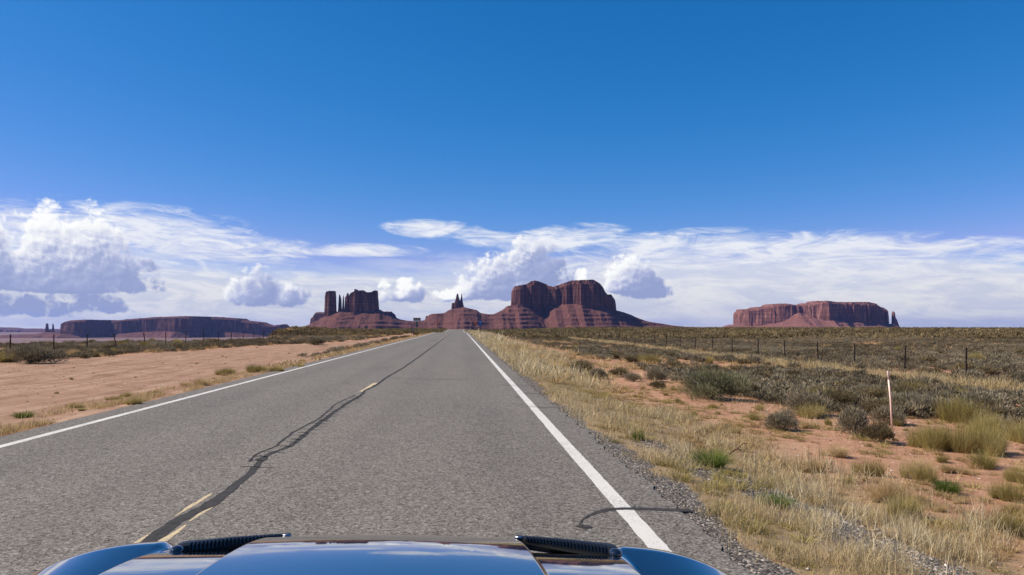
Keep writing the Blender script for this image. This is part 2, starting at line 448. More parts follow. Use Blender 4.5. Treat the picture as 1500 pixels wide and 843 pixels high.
c = k.mix(nm.sm(.35, .7) * .35 + nl.sm(.35, .7) * .25, c, k.mix(1.0, c, (1.17, 1.15, 1.12), 'MULTIPLY'))
c = k.mix(wheel * .6, c, k.mix(1.0, c, (.88, .88, .89), 'MULTIPLY'))
patch = k.noise(k.vec(X_ * .35, Y_ * .05, 9.0), 1.0, 3, .5).sm(.5, .62)
c = k.mix(patch * .55, c, k.mix(1.0, c, (.86, .86, .87), 'MULTIPLY'))
surf(principled(k, c, .88, normal=k.bump(v, .55, .006), spec=.25))
M_ASPH = m
ys = axis([(-14, 1.5, .6, .3), (1.5, 15, .06, .08), (15, 60, .1, .5), (60, 470, .7, 6), (470, 700, 8, 20)])
er = ROAD_R + .07 * (fbm(ys / .22, ys * 0, 4, 71, .6) - .5) * 2 + .08 * (fbm(ys / 2.3, ys * 0, 2, 72) - .5) + np.where(ys > 12, .0, .0)
el_ = ROAD_L - .05 * (fbm(ys / .3, ys * 0, 4, 73, .6) - .5) * 2
ts = np.array([0, 1e-4, .02, .3, .6, .9, .98, 1 - 1e-4, 1.0])
RX = el_[:, None] * (1 - ts) + er[:, None] * ts
RY = np.repeat(ys[:, None], len(ts), 1); RZ = np.repeat(road_z(ys)[:, None], len(ts), 1).copy()
RZ[:, 0] -= .2; RZ[:, -1] -= .2
road = tag(link('road', mesh_np('road', np.stack([RX, RY, RZ], -1).reshape(-1, 3), grid_faces(*RX.shape), M_ASPH, False)),
           'straight two lane grey asphalt highway running to the buttes', kind='structure')
def paint_mat(name, c, wear):
    m, k, surf = material(name); P = k.pos()
    n = k.noise(P, 22., 6, .7); n2 = k.voro(P, 85., 'F1', 0, .5, 'Color'); n2 = k.sep(n2)[0]; n3 = k.noise(P, 1.3, 3, .5)
    cc = k.mix((n * .55 + n2 * .3 + n3 * .35).sm(wear, wear + .14), c, (.19, .175, .155))
    cc = k.mix(k.noise(P, 5., 4, .6).sm(.4, .8) * .3, cc, tuple(x * .72 for x in c))
    surf(principled(k, cc, .7, normal=k.bump(n2, .4, .003))); return m
M_WHITE = paint_mat('white road paint', (.60, .565, .50), .67)
M_YEL = paint_mat('faded yellow road paint', (.58, .44, .24), .62)
m, k, surf = material('crack sealant'); P = k.pos()
n = k.noise(P, 14., 5, .6)
surf(principled(k, k.ramp(n, [(.3, (.030, .028, .027)), (.6, (.055, .051, .048)), (.75, (.10, .09, .08))]), .9, spec=.12))
M_TAR = m
def ribbon(name, pts, width, mat, z=.0015, jit=.2, step=.05, seed=0, side=None, parent=None):
    """a strip laid along points on the road, edges slightly ragged; width may be a list"""
    pts = np.array(pts, float); seg = np.hypot(*np.diff(pts, axis=0).T); s = np.concatenate([[0], np.cumsum(seg)])
    L = s[-1]; t = np.arange(0, L, step) if step < L else np.array([0.])
    t = np.append(t, L)
    x = np.interp(t, s, pts[:, 0]); y = np.interp(t, s, pts[:, 1])
    w = np.interp(t, s, width) if hasattr(width, '__len__') else np.full_like(t, width)
    dxy = np.gradient(np.stack([x, y], -1), axis=0); dxy /= np.linalg.norm(dxy, axis=1)[:, None] + 1e-9
    nx, ny = dxy[:, 1], -dxy[:, 0]
    a = w / 2 * (1 + jit * (fbm(t / .13, t * 0 + seed, 3, 5 + seed) - .5) * 2); b = w / 2 * (1 + jit * (fbm(t / .13, t * 0 + seed, 3, 90 + seed) - .5) * 2)
    A = np.stack([x - nx * a, y - ny * a], -1); B = np.stack([x + nx * b, y + ny * b], -1)
    v = np.zeros((len(t), 2, 3)); v[:, 0, :2] = A; v[:, 1, :2] = B; v[..., 2] = road_z(v[..., 1]) + z
    return link(name, mesh_np(name, v.reshape(-1, 3), grid_faces(len(t), 2), mat), parent)
yy = np.concatenate([np.arange(-12, 30, 1.), np.arange(30, 420, 4.)])
ribbon('edge_line', np.stack([yy * 0 + 1.395, yy], -1), .145, M_WHITE, jit=.10, step=.06, seed=1, parent=road)
ribbon('edge_line', np.stack([yy * 0 - 5.95, yy], -1), .135, M_WHITE, jit=.10, step=.08, seed=2, parent=road)
G0 = lambda a, b: on_ground(a, b, 0)
for i, (x_, a, b, w_) in enumerate([(-2.325, 6.5, 7.35, .05), (-2.33, 5.55, 6.0, .04), (-2.325, 3.4, 5.3, .05), (-2.15, 6.32, 7.15, .045), (-2.155, 5.35, 6.2, .055), (-2.15, 3.4, 5.1, .05), (-2.33, 18.4, 21.2, .13)]):
    ribbon('centre_dash', [(x_ - .01, a), (x_, (a + b) / 2), (x_ + .01, b)], [w_ * .3, w_, w_ * .4] if i < 6 else w_, M_YEL, jit=.55, step=.04, seed=3 + i, parent=road)
main = [(150, 843), (218, 793), (243, 775), (272, 757), (305, 741), (330, 722), (372, 690), (388, 668), (425, 655), (452, 630), (482, 610), (505, 594), (524, 583), (535, 572), (553, 563), (569, 552), (586, 542), (598, 534), (611, 525), (622, 517), (633, 509), (645, 500), (655, 493), (663, 488.6)]
main = [G0(*p) for p in main]
# wandering of the crack between the traced points
mp = np.array(main); tt = np.arange(mp[0, 1], mp[-1, 1], .06)
mx = np.interp(tt, mp[:, 1], mp[:, 0]) + .022 * (fbm(tt / .30, tt * 0, 4, 44, .6) - .5) * 2 + .05 * (fbm(tt / 1.6, tt * 0, 2, 45) - .5)
ker = np.hanning(15); ker /= ker.sum(); mx = np.convolve(np.pad(mx, 7, mode='edge'), ker, 'valid')
mw = .075 + .04 * (fbm(tt / .5, tt * 0, 3, 46) - .5) + .03 * sst(20, 60, tt) + .045 * sst(8.2, 6.8, tt)
mw = mw + .05 * sst(.25, 0, np.abs(tt % 3.7 - 1.8)) * (tt > 9)
ribbon('crack_seal', np.stack([mx, tt], -1), mw, M_TAR, z=.003, jit=.35, step=.05, seed=9, parent=road)
# the second thin crack and the ladder of short cracks joining the two
t2 = np.arange(9.0, 17.5, .06); x2 = np.interp(t2, tt, mx) - .16 - .05 * np.sin(t2 * 1.3) + .04 * (fbm(t2 / .3, t2 * 0, 3, 47) - .5)
ribbon('crack_seal', np.stack([x2, t2], -1), .035, M_TAR, z=.003, jit=.6, seed=12, parent=road)
for i, y0 in enumerate(np.arange(8.7, 17.3, .34)):
    y0 = y0 + random.uniform(-.08, .08); xa = float(np.interp(y0, tt, mx)); s_ = random.choice([(-.16, .05), (-.18, .2), (-.05, .2), (-.14, .16)])
    ribbon('crack_seal', [(xa + s_[0], y0 + random.uniform(.0, .08)), (xa + .3 * s_[0], y0 + .02), (xa + s_[1], y0 - random.uniform(.05, .16))], [.015, .04, .012], M_TAR, z=.003, jit=.5, seed=20 + i, parent=road)
# broad curl of sealant crossing the right edge line
curl = [(858, 776), (848, 771), (853, 762), (862, 756), (878, 750), (895, 746.5), (915, 745.5), (945, 746), (985, 747.5), (1000, 748), (1012, 748.6)]
cw = [.04, .015, .015, .035, .065, .08, .085, .085, .09, .095, .07]
ribbon('crack_seal', [G0(*p) for p in curl], cw, M_TAR, z=.003, jit=.12, step=.03, seed=60, parent=road)
ribbon('crack_seal', [G0(*p) for p in [(846, 773), (852, 771), (860, 772.5), (866, 774)]], [.04, .09, .08, .02], M_TAR, z=.0042, jit=.5, step=.02, seed=61, parent=road)
fine = [([(732, 564), (745, 565), (770, 565.5), (785, 565.2)], .045), ([(766, 576), (785, 577), (805, 577.5)], .05), ([(765, 595.5), (790, 597), (812, 597.3), (823, 597)], .045), ([(740, 592), (765, 592)], .02),
        ([(754, 582), (760, 582.5)], .06), ([(562, 554), (600, 555), (640, 556), (687, 556.5)], .05), ([(520, 540), (545, 540), (580, 538)], .035), ([(528, 526.5), (560, 526)], .03), ([(500, 561), (511, 562)], .05),
        ([(664, 595), (676, 595.5)], .04), ([(592, 561), (600, 561.5)], .03), ([(468, 541), (473, 541.5)], .06), ([(520, 588), (532, 590)], .02), ([(630, 500), (640, 499)], .25), ([(665, 511), (685, 511)], .05)]
for i, (p, w) in enumerate(fine):
    q = [G0(*a) for a in p]
    ribbon('crack_seal', q, w, M_TAR, z=.003, jit=.6, step=.06, seed=70 + i, parent=road)

# ------------------------------------------------------------------ buttes and mesas
def rock_mat(name, br):
  m, k, surf = material(name)
  P = k.pos(); X_, Y_, Z_ = k.sep(P)
  gn = k.n.new('ShaderNodeNewGeometry'); nx_, ny_, nz_ = k.sep(gn.outputs['True Normal'])
  flat = nz_.sm(.35, .7)
  warp = k.noise(P, .006, 3, .5)
  strata = k.noise(k.vec(X_ * .0012, Y_ * .0012, Z_ * .085 + warp * .8), 1.0, 5, .6)
  streak = k.noise(k.vec(X_ * .035, Y_ * .035, Z_ * .004), 1.0, 6, .7)
  cliff = k.ramp(streak * .65 + strata * .25, [(.38, (.055, .022, .019)), (.5, (.15, .064, .05)), (.60, (.34, .175, .13))])
  tal = k.ramp(strata, [(.36, (.085, .032, .026)), (.46, (.115, .046, .036)), (.56, (.095, .038, .031)), (.68, (.14, .063, .047))])
  tal = k.mix(k.noise(P, .03, 5, .65).sm(.45, .7) * .35, tal, (.17, .085, .065))
  c = k.mix(1.0, k.mix(flat, cliff, tal), br, 'MULTIPLY')
  bn = k.noise(k.vec(X_ * .05, Y_ * .05, Z_ * .05), 1.0, 5, .65)
  surf(principled(k, c, .95, normal=k.bump(bn, .7, 9.0), spec=.15))
  return m
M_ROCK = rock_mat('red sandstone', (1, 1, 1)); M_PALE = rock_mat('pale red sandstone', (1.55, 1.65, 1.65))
def polyline(pts, D, front=None):
    dep = lambda px: D + (float(np.interp(px, [p for p, _ in front], [q for _, q in front])) if front else 0.0)
    a = np.array([at_depth(px, py, dep(px)) for px, py in pts]); return a[:, 0], a[:, 1]
def ridged(x, y, seed, o=3):
    s = 0; a = 1; t = 0
    for i in range(o):
        s = s + a * (1 - np.abs(2 * vnoise(x * 2 ** i, y * 2 ** i, seed + i) - 1)); t += a; a *= .5
    return s / t
def butte(name, label, D, talus, blocks, xr_, depth, cell, mat=None, tal_slope=.55, tal_half=60, cat='butte', seed=0, lip=True, front=None, floor=-206, terr=46., tgul=22.):
    """landform from its skyline: blocks = [(skyline px, half depth, y offset, flute amplitude, flute length, ledge fraction)]"""
    xa = polyline([(xr_[0], 480)], D, front)[0][0]; xb = polyline([(xr_[1], 480)], D, front)[0][0]
    nx = int((xb - xa) / cell) + 1; ny = int(2 * depth / (cell * 1.15)) + 1
    x = np.linspace(xa, xb, nx); y = np.linspace(-depth, depth, ny)
    X, Y = np.meshgrid(x, y)
    tx, tz = polyline(talus, D, front)
    T = np.interp(X, tx, tz)
    yf = np.zeros_like(X) if front is None else np.interp(X, polyline(front, D, front)[0], np.array([q for _, q in front], float))
    Yr = Y - yf
    gul = (ridged(X / (tgul * 7), Yr / (tgul * 16), 100 + seed, 4) - .55)
    out = np.maximum(np.abs(Yr + gul * tgul * 2.2) - tal_half, 0)
    Zt = T - tal_slope * out
    Zt = Zt + gul * 14 * sst(0, 120, out)
    # ledges: rock bands across the debris slope
    q = (Zt + 400 + 34 * (fbm(X / 420., Y / 420., 4, 7 + seed) - .5)) / terr; fr = q - np.floor(q)
    Zt = Zt + lip * terr * (.5 * sst(.0, .30, fr) + .5 * fr - fr) * sst(15, 60, out + 30) * .85 * sst(.30, .62, fbm(X / 210., (Z0 := Zt) / 40., 3, 41 + seed))
    Z = Zt
    for bi, (pts, hd, yo, amp, lam, led) in enumerate(blocks):
        bx, bz = polyline(pts, D + yo - (.7 * hd if front else 0), front)
        inx = sst(bx[0] - cell * .5, bx[0] + cell * .5, X) * (1 - sst(bx[-1] - cell * .5, bx[-1] + cell * .5, X))
        top = np.interp(X, bx, bz)
        fl = (ridged(X / lam, Yr / lam, 31 + seed + bi, 5) - .5) * 2.7 * amp + (vnoise(X / (lam * 3.1), Yr * 0, 61 + seed + bi) - .5) * 2.4 * amp
        fl = fl * (.35 + 1.3 * vnoise(X / (lam * 2.3) + 9, Yr / (lam * 3), 83 + seed))
        ends = np.minimum(X - bx[0], bx[-1] - X)
        e_ = np.clip(ends / min(hd * 1.3, (bx[-1] - bx[0]) / 2), 0, 1); h = hd * np.maximum(np.sqrt(1 - (1 - e_) ** 2), .10)
        d = h - np.abs(Yr - yo) + fl * np.where(Yr < yo, 1, .3)
        base = np.minimum(Zt, top)
        rampw = cell * 1.2
        S = (1 - led) * sst(-rampw, rampw, d) + led * (.4 * sst(rampw + h * .12, rampw * 2 + h * .14, d) + .6 * sst(h * .3, h * .35 + rampw, d))
        zc = base + (top - base) * S + (fbm(X / 30., Y / 45., 4, 77) - .5) * 13 * S * (1 if led > 0 else .3)
        zc = np.where(inx > .5, zc, -1e4)
        Z = np.maximum(Z, zc)
    edge = np.minimum(np.minimum(X - xa, xb - X) / 60., (depth - np.abs(Y)) / 60.)
    Z = np.maximum(Z, floor); Z = np.where(edge < .02, floor - 40, Z)
    me = mesh_np(name, np.stack([X, Y + D, Z], -1).reshape(-1, 3), grid_faces(ny, nx), mat or M_ROCK, False)
    return tag(link(name, me), label, cat, kind='structure')

butte('butte', 'red sandstone butte with a lone block tower and a row of broken pinnacles, left of the road', 8000,
      [(395, 505), (430, 486.5), (440, 482), (455, 475.5), (470, 468), (478, 463), (492, 458), (500, 455.5), (515, 457), (530, 457), (545, 455.5), (556, 455), (563, 458.5), (575, 463), (585, 468), (595, 470), (612, 471), (640, 472), (700, 480)],
      [([(475.2, 462), (475.8, 436), (477.5, 430), (479, 427.6), (484, 426.6), (491, 426.8), (492, 430), (492.6, 460)], 60, 0, 12, 60, .0),
       ([(495.2, 462), (496, 440), (496.8, 431.5), (498, 432), (500, 439), (501, 462)], 18, 10, 3, 30, 0),
       ([(501.4, 462), (502, 434), (503.2, 433), (504.2, 440), (504.4, 462)], 14, 0, 2, 30, 0),
       ([(504.9, 462), (505.3, 435.5), (507, 435), (508.6, 431), (509.4, 429), (510.3, 431), (511.6, 435), (512, 462)], 34, -10, 8, 40, 0),
       ([(512.2, 462), (512.6, 431.5), (515, 430.5), (516.5, 429.5), (519.6, 428.2), (520.6, 428.4), (521.3, 424.2), (523, 424.5), (525, 426.3), (526.5, 427), (528, 426.3), (533, 425.8), (535, 427.2), (535.8, 429), (538, 428.8), (543, 428.6), (545.5, 428.4), (547, 427), (550, 426), (552.3, 425.8), (553.2, 428), (553.8, 438), (554.6, 446), (555.5, 462)], 75, 10, 30, 62, .0),
       ([(553, 462), (556, 453.5), (560, 456.5), (568, 457), (573.5, 456.6), (574, 458), (578, 460.5), (580, 464), (581.5, 471)], 90, 160, 14, 70, .12)],
      (385, 700), 620, 4.6, tal_half=50, seed=1)
butte('butte', 'slim twin spire butte standing on a wide ledged cone, left of the big butte', 8100,
      [(560, 474), (582, 470), (612, 471), (622, 469.5), (624, 467), (629, 462.8), (634, 460.5), (650, 459.5), (656, 456), (662, 453), (670, 452), (679, 450.2), (688, 452.5), (698, 454.5), (704, 459), (715, 461), (722, 461), (735, 457.5), (760, 462), (800, 480)],
      [([(661, 460), (661.4, 444.4), (664.5, 444), (665.4, 443), (665.6, 460)], 20, 0, 4, 30, 0),
       ([(664.8, 460), (665.4, 445), (667.5, 438), (669, 431.5), (669.8, 430.3), (671.2, 430.8), (672.4, 437), (674.3, 442), (674.8, 460)], 26, 0, 4, 30, 0),
       ([(674, 460), (674.3, 440), (675.2, 436), (675.5, 430.6), (676.8, 430.4), (677.3, 437), (678.2, 444), (679.4, 448), (680, 460)], 20, 0, 4, 30, 0),
       ([(623.4, 475), (623.8, 463.6), (628, 462.8), (633, 460.3), (650, 459.4), (654, 459.5), (655, 475)], 120, 60, 18, 90, 0)],
      (552, 800), 620, 4.6, tal_half=45, seed=2)
butte('butte', 'massive flat topped dark red butte on a broad rubble skirt, right of the road', 8300,
      [(640, 484), (680, 470), (700, 461.5), (712, 461.5), (722, 461), (736, 455), (743, 449), (750, 448), (765, 447), (778, 449), (786, 453), (793, 454), (799, 449), (815, 447), (840, 446), (860, 450), (882, 451), (895, 455), (905, 457), (910, 458), (920, 462), (940, 470), (960, 474), (980, 477), (1000, 479), (1030, 480.5), (1062, 482)],
      [([(750, 458), (750.4, 428), (753, 421.5), (755.5, 419.2), (762, 418.5), (772, 416.8), (778, 412.6), (783, 411.9), (789, 412.5), (796, 415.5), (800.5, 416.5), (805, 419.3), (812, 420), (820, 417.2), (828, 414.5), (833, 412.5), (838, 410.8), (850, 410.2), (871, 410.2), (874, 412.5), (880, 416), (884, 421), (887, 428), (891, 432), (896, 431.3), (899, 435), (903, 440), (904.6, 448), (905.6, 462)], 185, 60, 34, 120, .16)],
      (640, 1062), 760, 5.6, tal_half=120, seed=3, tal_slope=.62, front=[(640, 0), (750, 30), (757, -30), (780, 80), (797, 150), (808, 70), (818, 85), (826, 10), (836, 25), (846, -60), (870, 10), (905, 150), (1062, 150)])
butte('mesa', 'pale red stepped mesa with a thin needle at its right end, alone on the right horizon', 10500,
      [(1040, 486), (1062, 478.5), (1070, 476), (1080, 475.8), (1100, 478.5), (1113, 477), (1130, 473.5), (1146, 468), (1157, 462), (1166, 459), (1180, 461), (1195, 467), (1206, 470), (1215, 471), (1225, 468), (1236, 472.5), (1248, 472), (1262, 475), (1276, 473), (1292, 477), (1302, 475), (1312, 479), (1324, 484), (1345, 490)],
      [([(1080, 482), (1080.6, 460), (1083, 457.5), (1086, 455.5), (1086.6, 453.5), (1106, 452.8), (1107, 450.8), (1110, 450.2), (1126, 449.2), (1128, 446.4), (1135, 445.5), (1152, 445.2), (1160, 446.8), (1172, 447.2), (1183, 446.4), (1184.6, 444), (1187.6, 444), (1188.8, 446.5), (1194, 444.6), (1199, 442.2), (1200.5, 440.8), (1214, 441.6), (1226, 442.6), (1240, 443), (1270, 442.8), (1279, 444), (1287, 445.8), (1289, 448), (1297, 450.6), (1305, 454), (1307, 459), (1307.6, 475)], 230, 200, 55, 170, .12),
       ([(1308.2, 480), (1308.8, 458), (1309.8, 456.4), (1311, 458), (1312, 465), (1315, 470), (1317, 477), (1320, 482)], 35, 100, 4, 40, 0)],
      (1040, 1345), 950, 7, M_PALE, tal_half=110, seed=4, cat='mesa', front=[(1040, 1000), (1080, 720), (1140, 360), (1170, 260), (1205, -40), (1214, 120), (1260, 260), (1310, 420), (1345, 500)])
butte('mesa', 'long blue hazed mesa with a level rim filling the left horizon', 14000,
      [(-10, 492), (40, 490), (85, 489), (110, 490), (140, 497), (152, 495), (163, 497), (178, 490), (200, 487.5), (235, 486), (268, 486), (283, 492), (296, 489), (312, 484), (330, 487), (350, 487.5), (372, 490), (395, 493), (419, 498), (450, 504)],
      [([(84, 495), (85, 477), (89, 473), (98, 470.8), (110, 469.5), (122, 468.6), (135, 468.8), (145, 470.5), (155, 472.2), (168, 470.3), (185, 468.3), (200, 466.8), (220, 465), (240, 464.3), (262, 464.1), (280, 463.6), (300, 464), (320, 465.2), (350, 467), (354, 469.6), (366, 471.2), (380, 472.4), (386, 475), (393, 477), (400, 477.3), (408, 476.2), (413, 475.2), (418.6, 478), (419.4, 500)], 430, 420, 60, 260, .12)],
      (-10, 460), 1700, 11, tal_half=150, tal_slope=.42, seed=5, cat='mesa', front=[(0, 200), (85, 100), (120, -300), (146, -260), (160, 500), (200, 350), (250, 250), (276, -250), (298, -200), (306, 500), (350, 650), (419, 900), (460, 900)], terr=40, tgul=40)
butte('rock_spires', 'three thin blue rock needles beside the left end of the long mesa', 14500,
      [(30, 497), (50, 490.5), (66, 487.2), (80, 486.5), (90, 488), (110, 495)],
      [([(66.6, 492), (67, 476), (67.8, 474.2), (69.8, 474.2), (70.4, 478), (71, 492)], 35, 0, 3, 60, 0),
       ([(72.8, 492), (73.1, 483), (74.2, 483), (74.5, 492)], 20, 0, 3, 60, 0),
       ([(76.6, 492), (77, 475), (77.8, 474), (78.6, 480), (79.2, 492)], 28, 0, 3, 60, 0)],
      (30, 110), 600, 8, tal_half=40, tal_slope=.4, seed=6, cat='rock spires')
butte('mesa', 'faint far blue plateau behind the thin needles at the left edge', 27000,
      [(-260, 490), (-40, 489), (0, 488), (20, 487), (40, 490), (60, 491), (84, 492), (130, 496)],
      [([(-260, 495), (-250, 481), (-100, 478.5), (-30, 480), (0, 480), (14, 480.4), (26, 481.8), (44, 481.6), (58, 482), (70, 483), (84, 482.6), (110, 484), (120, 495)], 900, 400, 250, 700, .3)],
      (-260, 130), 2300, 26, tal_half=500, tal_slope=.3, seed=7, cat='mesa', terr=50, tgul=70)
butte('mesa', 'small blue hazed mesa peeping out behind the left foot of the tower butte', 12500,
      [(430, 492), (452, 482), (480, 478), (500, 480), (540, 492)],
      [([(453.6, 490), (454.4, 468), (456.5, 465.6), (459, 464.8), (463.5, 458.8), (466, 458), (478, 457.8), (500, 458), (510, 462), (512, 490)], 260, 0, 40, 200, .1)],
      (425, 550), 800, 9, tal_half=150, seed=8, cat='mesa')

# ------------------------------------------------------------------ vegetation
def foliage_mat(name, stops, transl=.25, objrand=.35, satgreen=None):
    m, k, surf = material(name)
    t = k.attr('tint')
    oi = k.n.new('ShaderNodeObjectInfo'); r = V(k, oi.outputs['Random'])
    f = t * (1 - objrand) + r * objrand
    c = k.ramp(f, stops)
    d = k.n.new('ShaderNodeBsdfDiffuse'); k.set(d.inputs[0], c)
    tr = k.n.new('ShaderNodeBsdfTranslucent'); k.set(tr.inputs[0], c)
    mx_ = k.n.new('ShaderNodeMixShader'); mx_.inputs[0].default_value = transl
    k.l.new(d.outputs[0], mx_.inputs[1]); k.l.new(tr.outputs[0], mx_.inputs[2]); surf(mx_.outputs[0]); return m
M_SAGE = foliage_mat('sagebrush foliage', [(0, (.10, .078, .048)), (.35, (.205, .168, .108)), (.7, (.325, .272, .182)), (1, (.48, .41, .29))])
M_DARK = foliage_mat('dark shrub foliage', [(0, (.080, .058, .030)), (.4, (.160, .122, .064)), (.75, (.265, .205, .108)), (1, (.40, .31, .165))])
M_OLIVE = foliage_mat('olive rabbitbrush foliage', [(0, (.12, .10, .03)), (.4, (.27, .215, .07)), (.75, (.42, .33, .125)), (1, (.56, .46, .22))], .3)
M_GREY = foliage_mat('grey green bush foliage', [(0, (.085, .082, .04)), (.4, (.185, .178, .095)), (.8, (.30, .28, .165)), (1, (.43, .39, .25))])
M_TAN = foliage_mat('dry bunchgrass', [(0, (.20, .13, .058)), (.4, (.42, .285, .135)), (.75, (.58, .43, .22)), (1, (.72, .58, .36))], .35)
M_STRAW = foliage_mat('dry straw grass', [(0, (.22, .145, .065)), (.25, (.40, .29, .14)), (.5, (.56, .425, .22)), (.7, (.42, .335, .205)), (1, (.84, .71, .46))], .35, 0)
M_GREEN = foliage_mat('fresh green grass', [(0, (.05, .08, .015)), (.5, (.12, .17, .03)), (1, (.26, .28, .08))], .35)
M_WOOD = simple('dead grey wood', (.20, .16, .125), .9, var=.35, scale=14)
def norm(v): return v / (np.linalg.norm(v, axis=-1, keepdims=True) + 1e-9)
def sprigs(pts, dirs, L, W, r_, tint):
    """thin leaf triangles at pts pointing along dirs"""
    n = len(pts); side = norm(np.cross(dirs, r_.normal(size=(n, 3))))
    a = pts - side * W[:, None] * .5; b = pts + side * W[:, None] * .5; c = pts + dirs * L[:, None]
    v = np.stack([a, b, c], 1).reshape(-1, 3); f = np.arange(3 * n).reshape(-1, 3)
    return v, f, np.repeat(tint, 3)
def dome_proto(n, seed, L, W, flat=.62, lobes=9, up=.5, hollow=.45):
    """unit-wide shrub: several overlapping clumps of sprigs with an uneven outline"""
    r_ = np.random.default_rng(seed)
    cen = []; rad = []
    for i in range(lobes):
        a = r_.uniform(0, 2 * pi); q = r_.uniform(0, .30) if i else 0
        cen.append((cos(a) * q, sin(a) * q, r_.uniform(.08, .30) * flat)); rad.append(r_.uniform(.14, .27))
    cen = np.array(cen); rad = np.array(rad)
    pick = r_.integers(0, lobes, n)
    d = norm(r_.normal(size=(n, 3))); d[:, 2] = np.where(d[:, 2] < -.35, -d[:, 2], d[:, 2])
    rr = rad[pick] * (hollow + (1 - hollow) * r_.random(n) ** .5) * r_.uniform(.8, 1.22, n)
    p = cen[pick] + d * rr[:, None] * np.array([1, 1, flat * 1.35])
    p[:, 2] = np.abs(p[:, 2])
    dirs = norm(d * .8 + np.array([0, 0, up]) + r_.normal(size=(n, 3)) * .35)
    lobe_t = r_.uniform(.25, .65, lobes)
    t = np.clip(lobe_t[pick] + r_.normal(size=n) * .2, 0, 1)
    return sprigs(p, dirs, L * r_.uniform(.6, 1.4, n), W * r_.uniform(.6, 1.4, n), r_, t)
def blades_proto(n, seed, h=.5, spread=.5, base=.12, w=.006, seg=2, droop=.35, up=1.0):
    """tuft of curved blades from one crown, unit wide"""
    r_ = np.random.default_rng(seed)
    a = r_.uniform(0, 2 * pi, n); q = base * np.sqrt(r_.random(n)); lean = r_.random(n) ** .7
    p0 = np.stack([np.cos(a) * q, np.sin(a) * q, np.zeros(n)], -1)
    a2 = a + r_.normal(size=n) * .5
    od = np.stack([np.cos(a2), np.sin(a2), np.zeros(n)], -1)
    H = h * r_.uniform(.35, 1.12, n) * (1 - .35 * lean); S = spread * lean
    side = np.stack([-np.sin(a2), np.cos(a2), np.zeros(n)], -1); tw = r_.normal(size=(n, 3)) * .5; side = norm(side + tw)
    ts_ = np.linspace(0, 1, seg + 1); rows = []
    for t in ts_:
        c = p0 + od * (S * (t * (1 - droop) + droop * t * t))[:, None] + np.array([0, 0, 1.]) * (H * (t * (1 + droop * .5) - droop * .5 * t * t) * up)[:, None]
        ww = w * (1 - .8 * t)
        rows.append(c - side * ww / 2); rows.append(c + side * ww / 2)
    v = np.stack(rows, 1)                                # n, 2(seg+1), 3
    k_ = 2 * (seg + 1); f = []
    for s_ in range(seg): f.append([2 * s_, 2 * s_ + 1, 2 * s_ + 3, 2 * s_ + 2])
    f = (np.arange(n)[:, None, None] * k_ + np.array(f)[None]).reshape(-1, 4)
    t = np.clip(.5 + r_.normal(size=n) * .28, 0, 1)
    return v.reshape(-1, 3), f, np.repeat(t, k_)
def cluster(seed, k_, **kw):
    r_ = random.Random(seed); VV, FF, TT = [], [], []; off = 0
    for i in range(k_):
        v, f, t = blades_proto(seed=seed * 10 + i, **kw)
        sc = r_.uniform(.45, .85) if i else .85; a = r_.uniform(0, 6.28); d_ = r_.uniform(.12, .34) if i else 0
        VV.append(v * np.array([sc * .9, sc * .9, sc]) + np.array([cos(a) * d_, sin(a) * d_, 0])); FF.append(f + off); TT.append(np.clip(t + r_.uniform(-.22, .22), 0, 1)); off += len(v)
    return np.concatenate(VV), np.concatenate(FF), np.concatenate(TT)
def proto_mesh(name, pr, mat):
    v, f, t = pr; return mesh_np(name, v, f, mat, False, {'tint': t})
def stems_mesh(seed, n=14, spread=.33, h=.36, r=.008):
    r_ = random.Random(seed); mb = MB()
    for i in range(n):
        a = r_.uniform(0, 2 * pi); s_ = r_.uniform(.3, 1) * spread; hh = h * r_.uniform(.5, 1)
        k1 = (cos(a) * s_ * .35, sin(a) * s_ * .35, hh * .35)
        k2 = (cos(a + .3) * s_ * .75, sin(a + .3) * s_ * .75, hh * .75); k3 = (cos(a) * s_, sin(a) * s_, hh)
        mb.tube([(0, 0, -.02), k1, k2, k3], r * r_.uniform(.6, 1.2), 4, r * .3)
        a2 = a + r_.uniform(-1, 1)
        mb.tube([k1, (k1[0] + cos(a2) * s_ * .4, k1[1] + sin(a2) * s_ * .4, k1[2] + hh * .35)], r * .6, 3, r * .2)
    me = bpy.data.meshes.new('stem'); me.from_pydata(mb.v, [], mb.f); me.materials.append(M_WOOD); me.update(); return me
# meshes of the kinds
SAGE_HI = [proto_mesh('sagebrush_foliage', dome_proto(7000, 200 + i, .050, .010, .60, 11, .7), M_SAGE) for i in range(4)]
GREY_HI = [proto_mesh('bush_foliage', dome_proto(16000, 230 + i, .050, .0055, .62, 15, .9), M_GREY) for i in range(2)]
DARK_HI = [proto_mesh('shrub_foliage', dome_proto(5000, 210 + i, .055, .012, .58, 10, .5), M_DARK) for i in range(3)]
SAGE_MID = [proto_mesh('sagebrush_foliage', dome_proto(1500, 300 + i, .085, .022, .60, 9, .7), M_SAGE) for i in range(4)]
DARK_MID = [proto_mesh('shrub_foliage', dome_proto(1300, 310 + i, .09, .025, .58, 9, .5), M_DARK) for i in range(4)]
OLIVE_HI = [proto_mesh('rabbitbrush_foliage', cluster(320 + i, 7, n=620, h=.66, spread=.34, base=.20, w=.0075, seg=2, droop=.2), M_OLIVE) for i in range(3)]
TUFT_HI = [proto_mesh('bunchgrass_blades', cluster(340 + i, 3, n=560, h=.55, spread=.46, base=.12, w=.0065, seg=3, droop=.55), M_TAN) for i in range(4)]
TUFT_OL = [proto_mesh('bunchgrass_blades', cluster(350 + i, 3, n=560, h=.64, spread=.42, base=.13, w=.0065, seg=3, droop=.35), M_OLIVE) for i in range(3)]
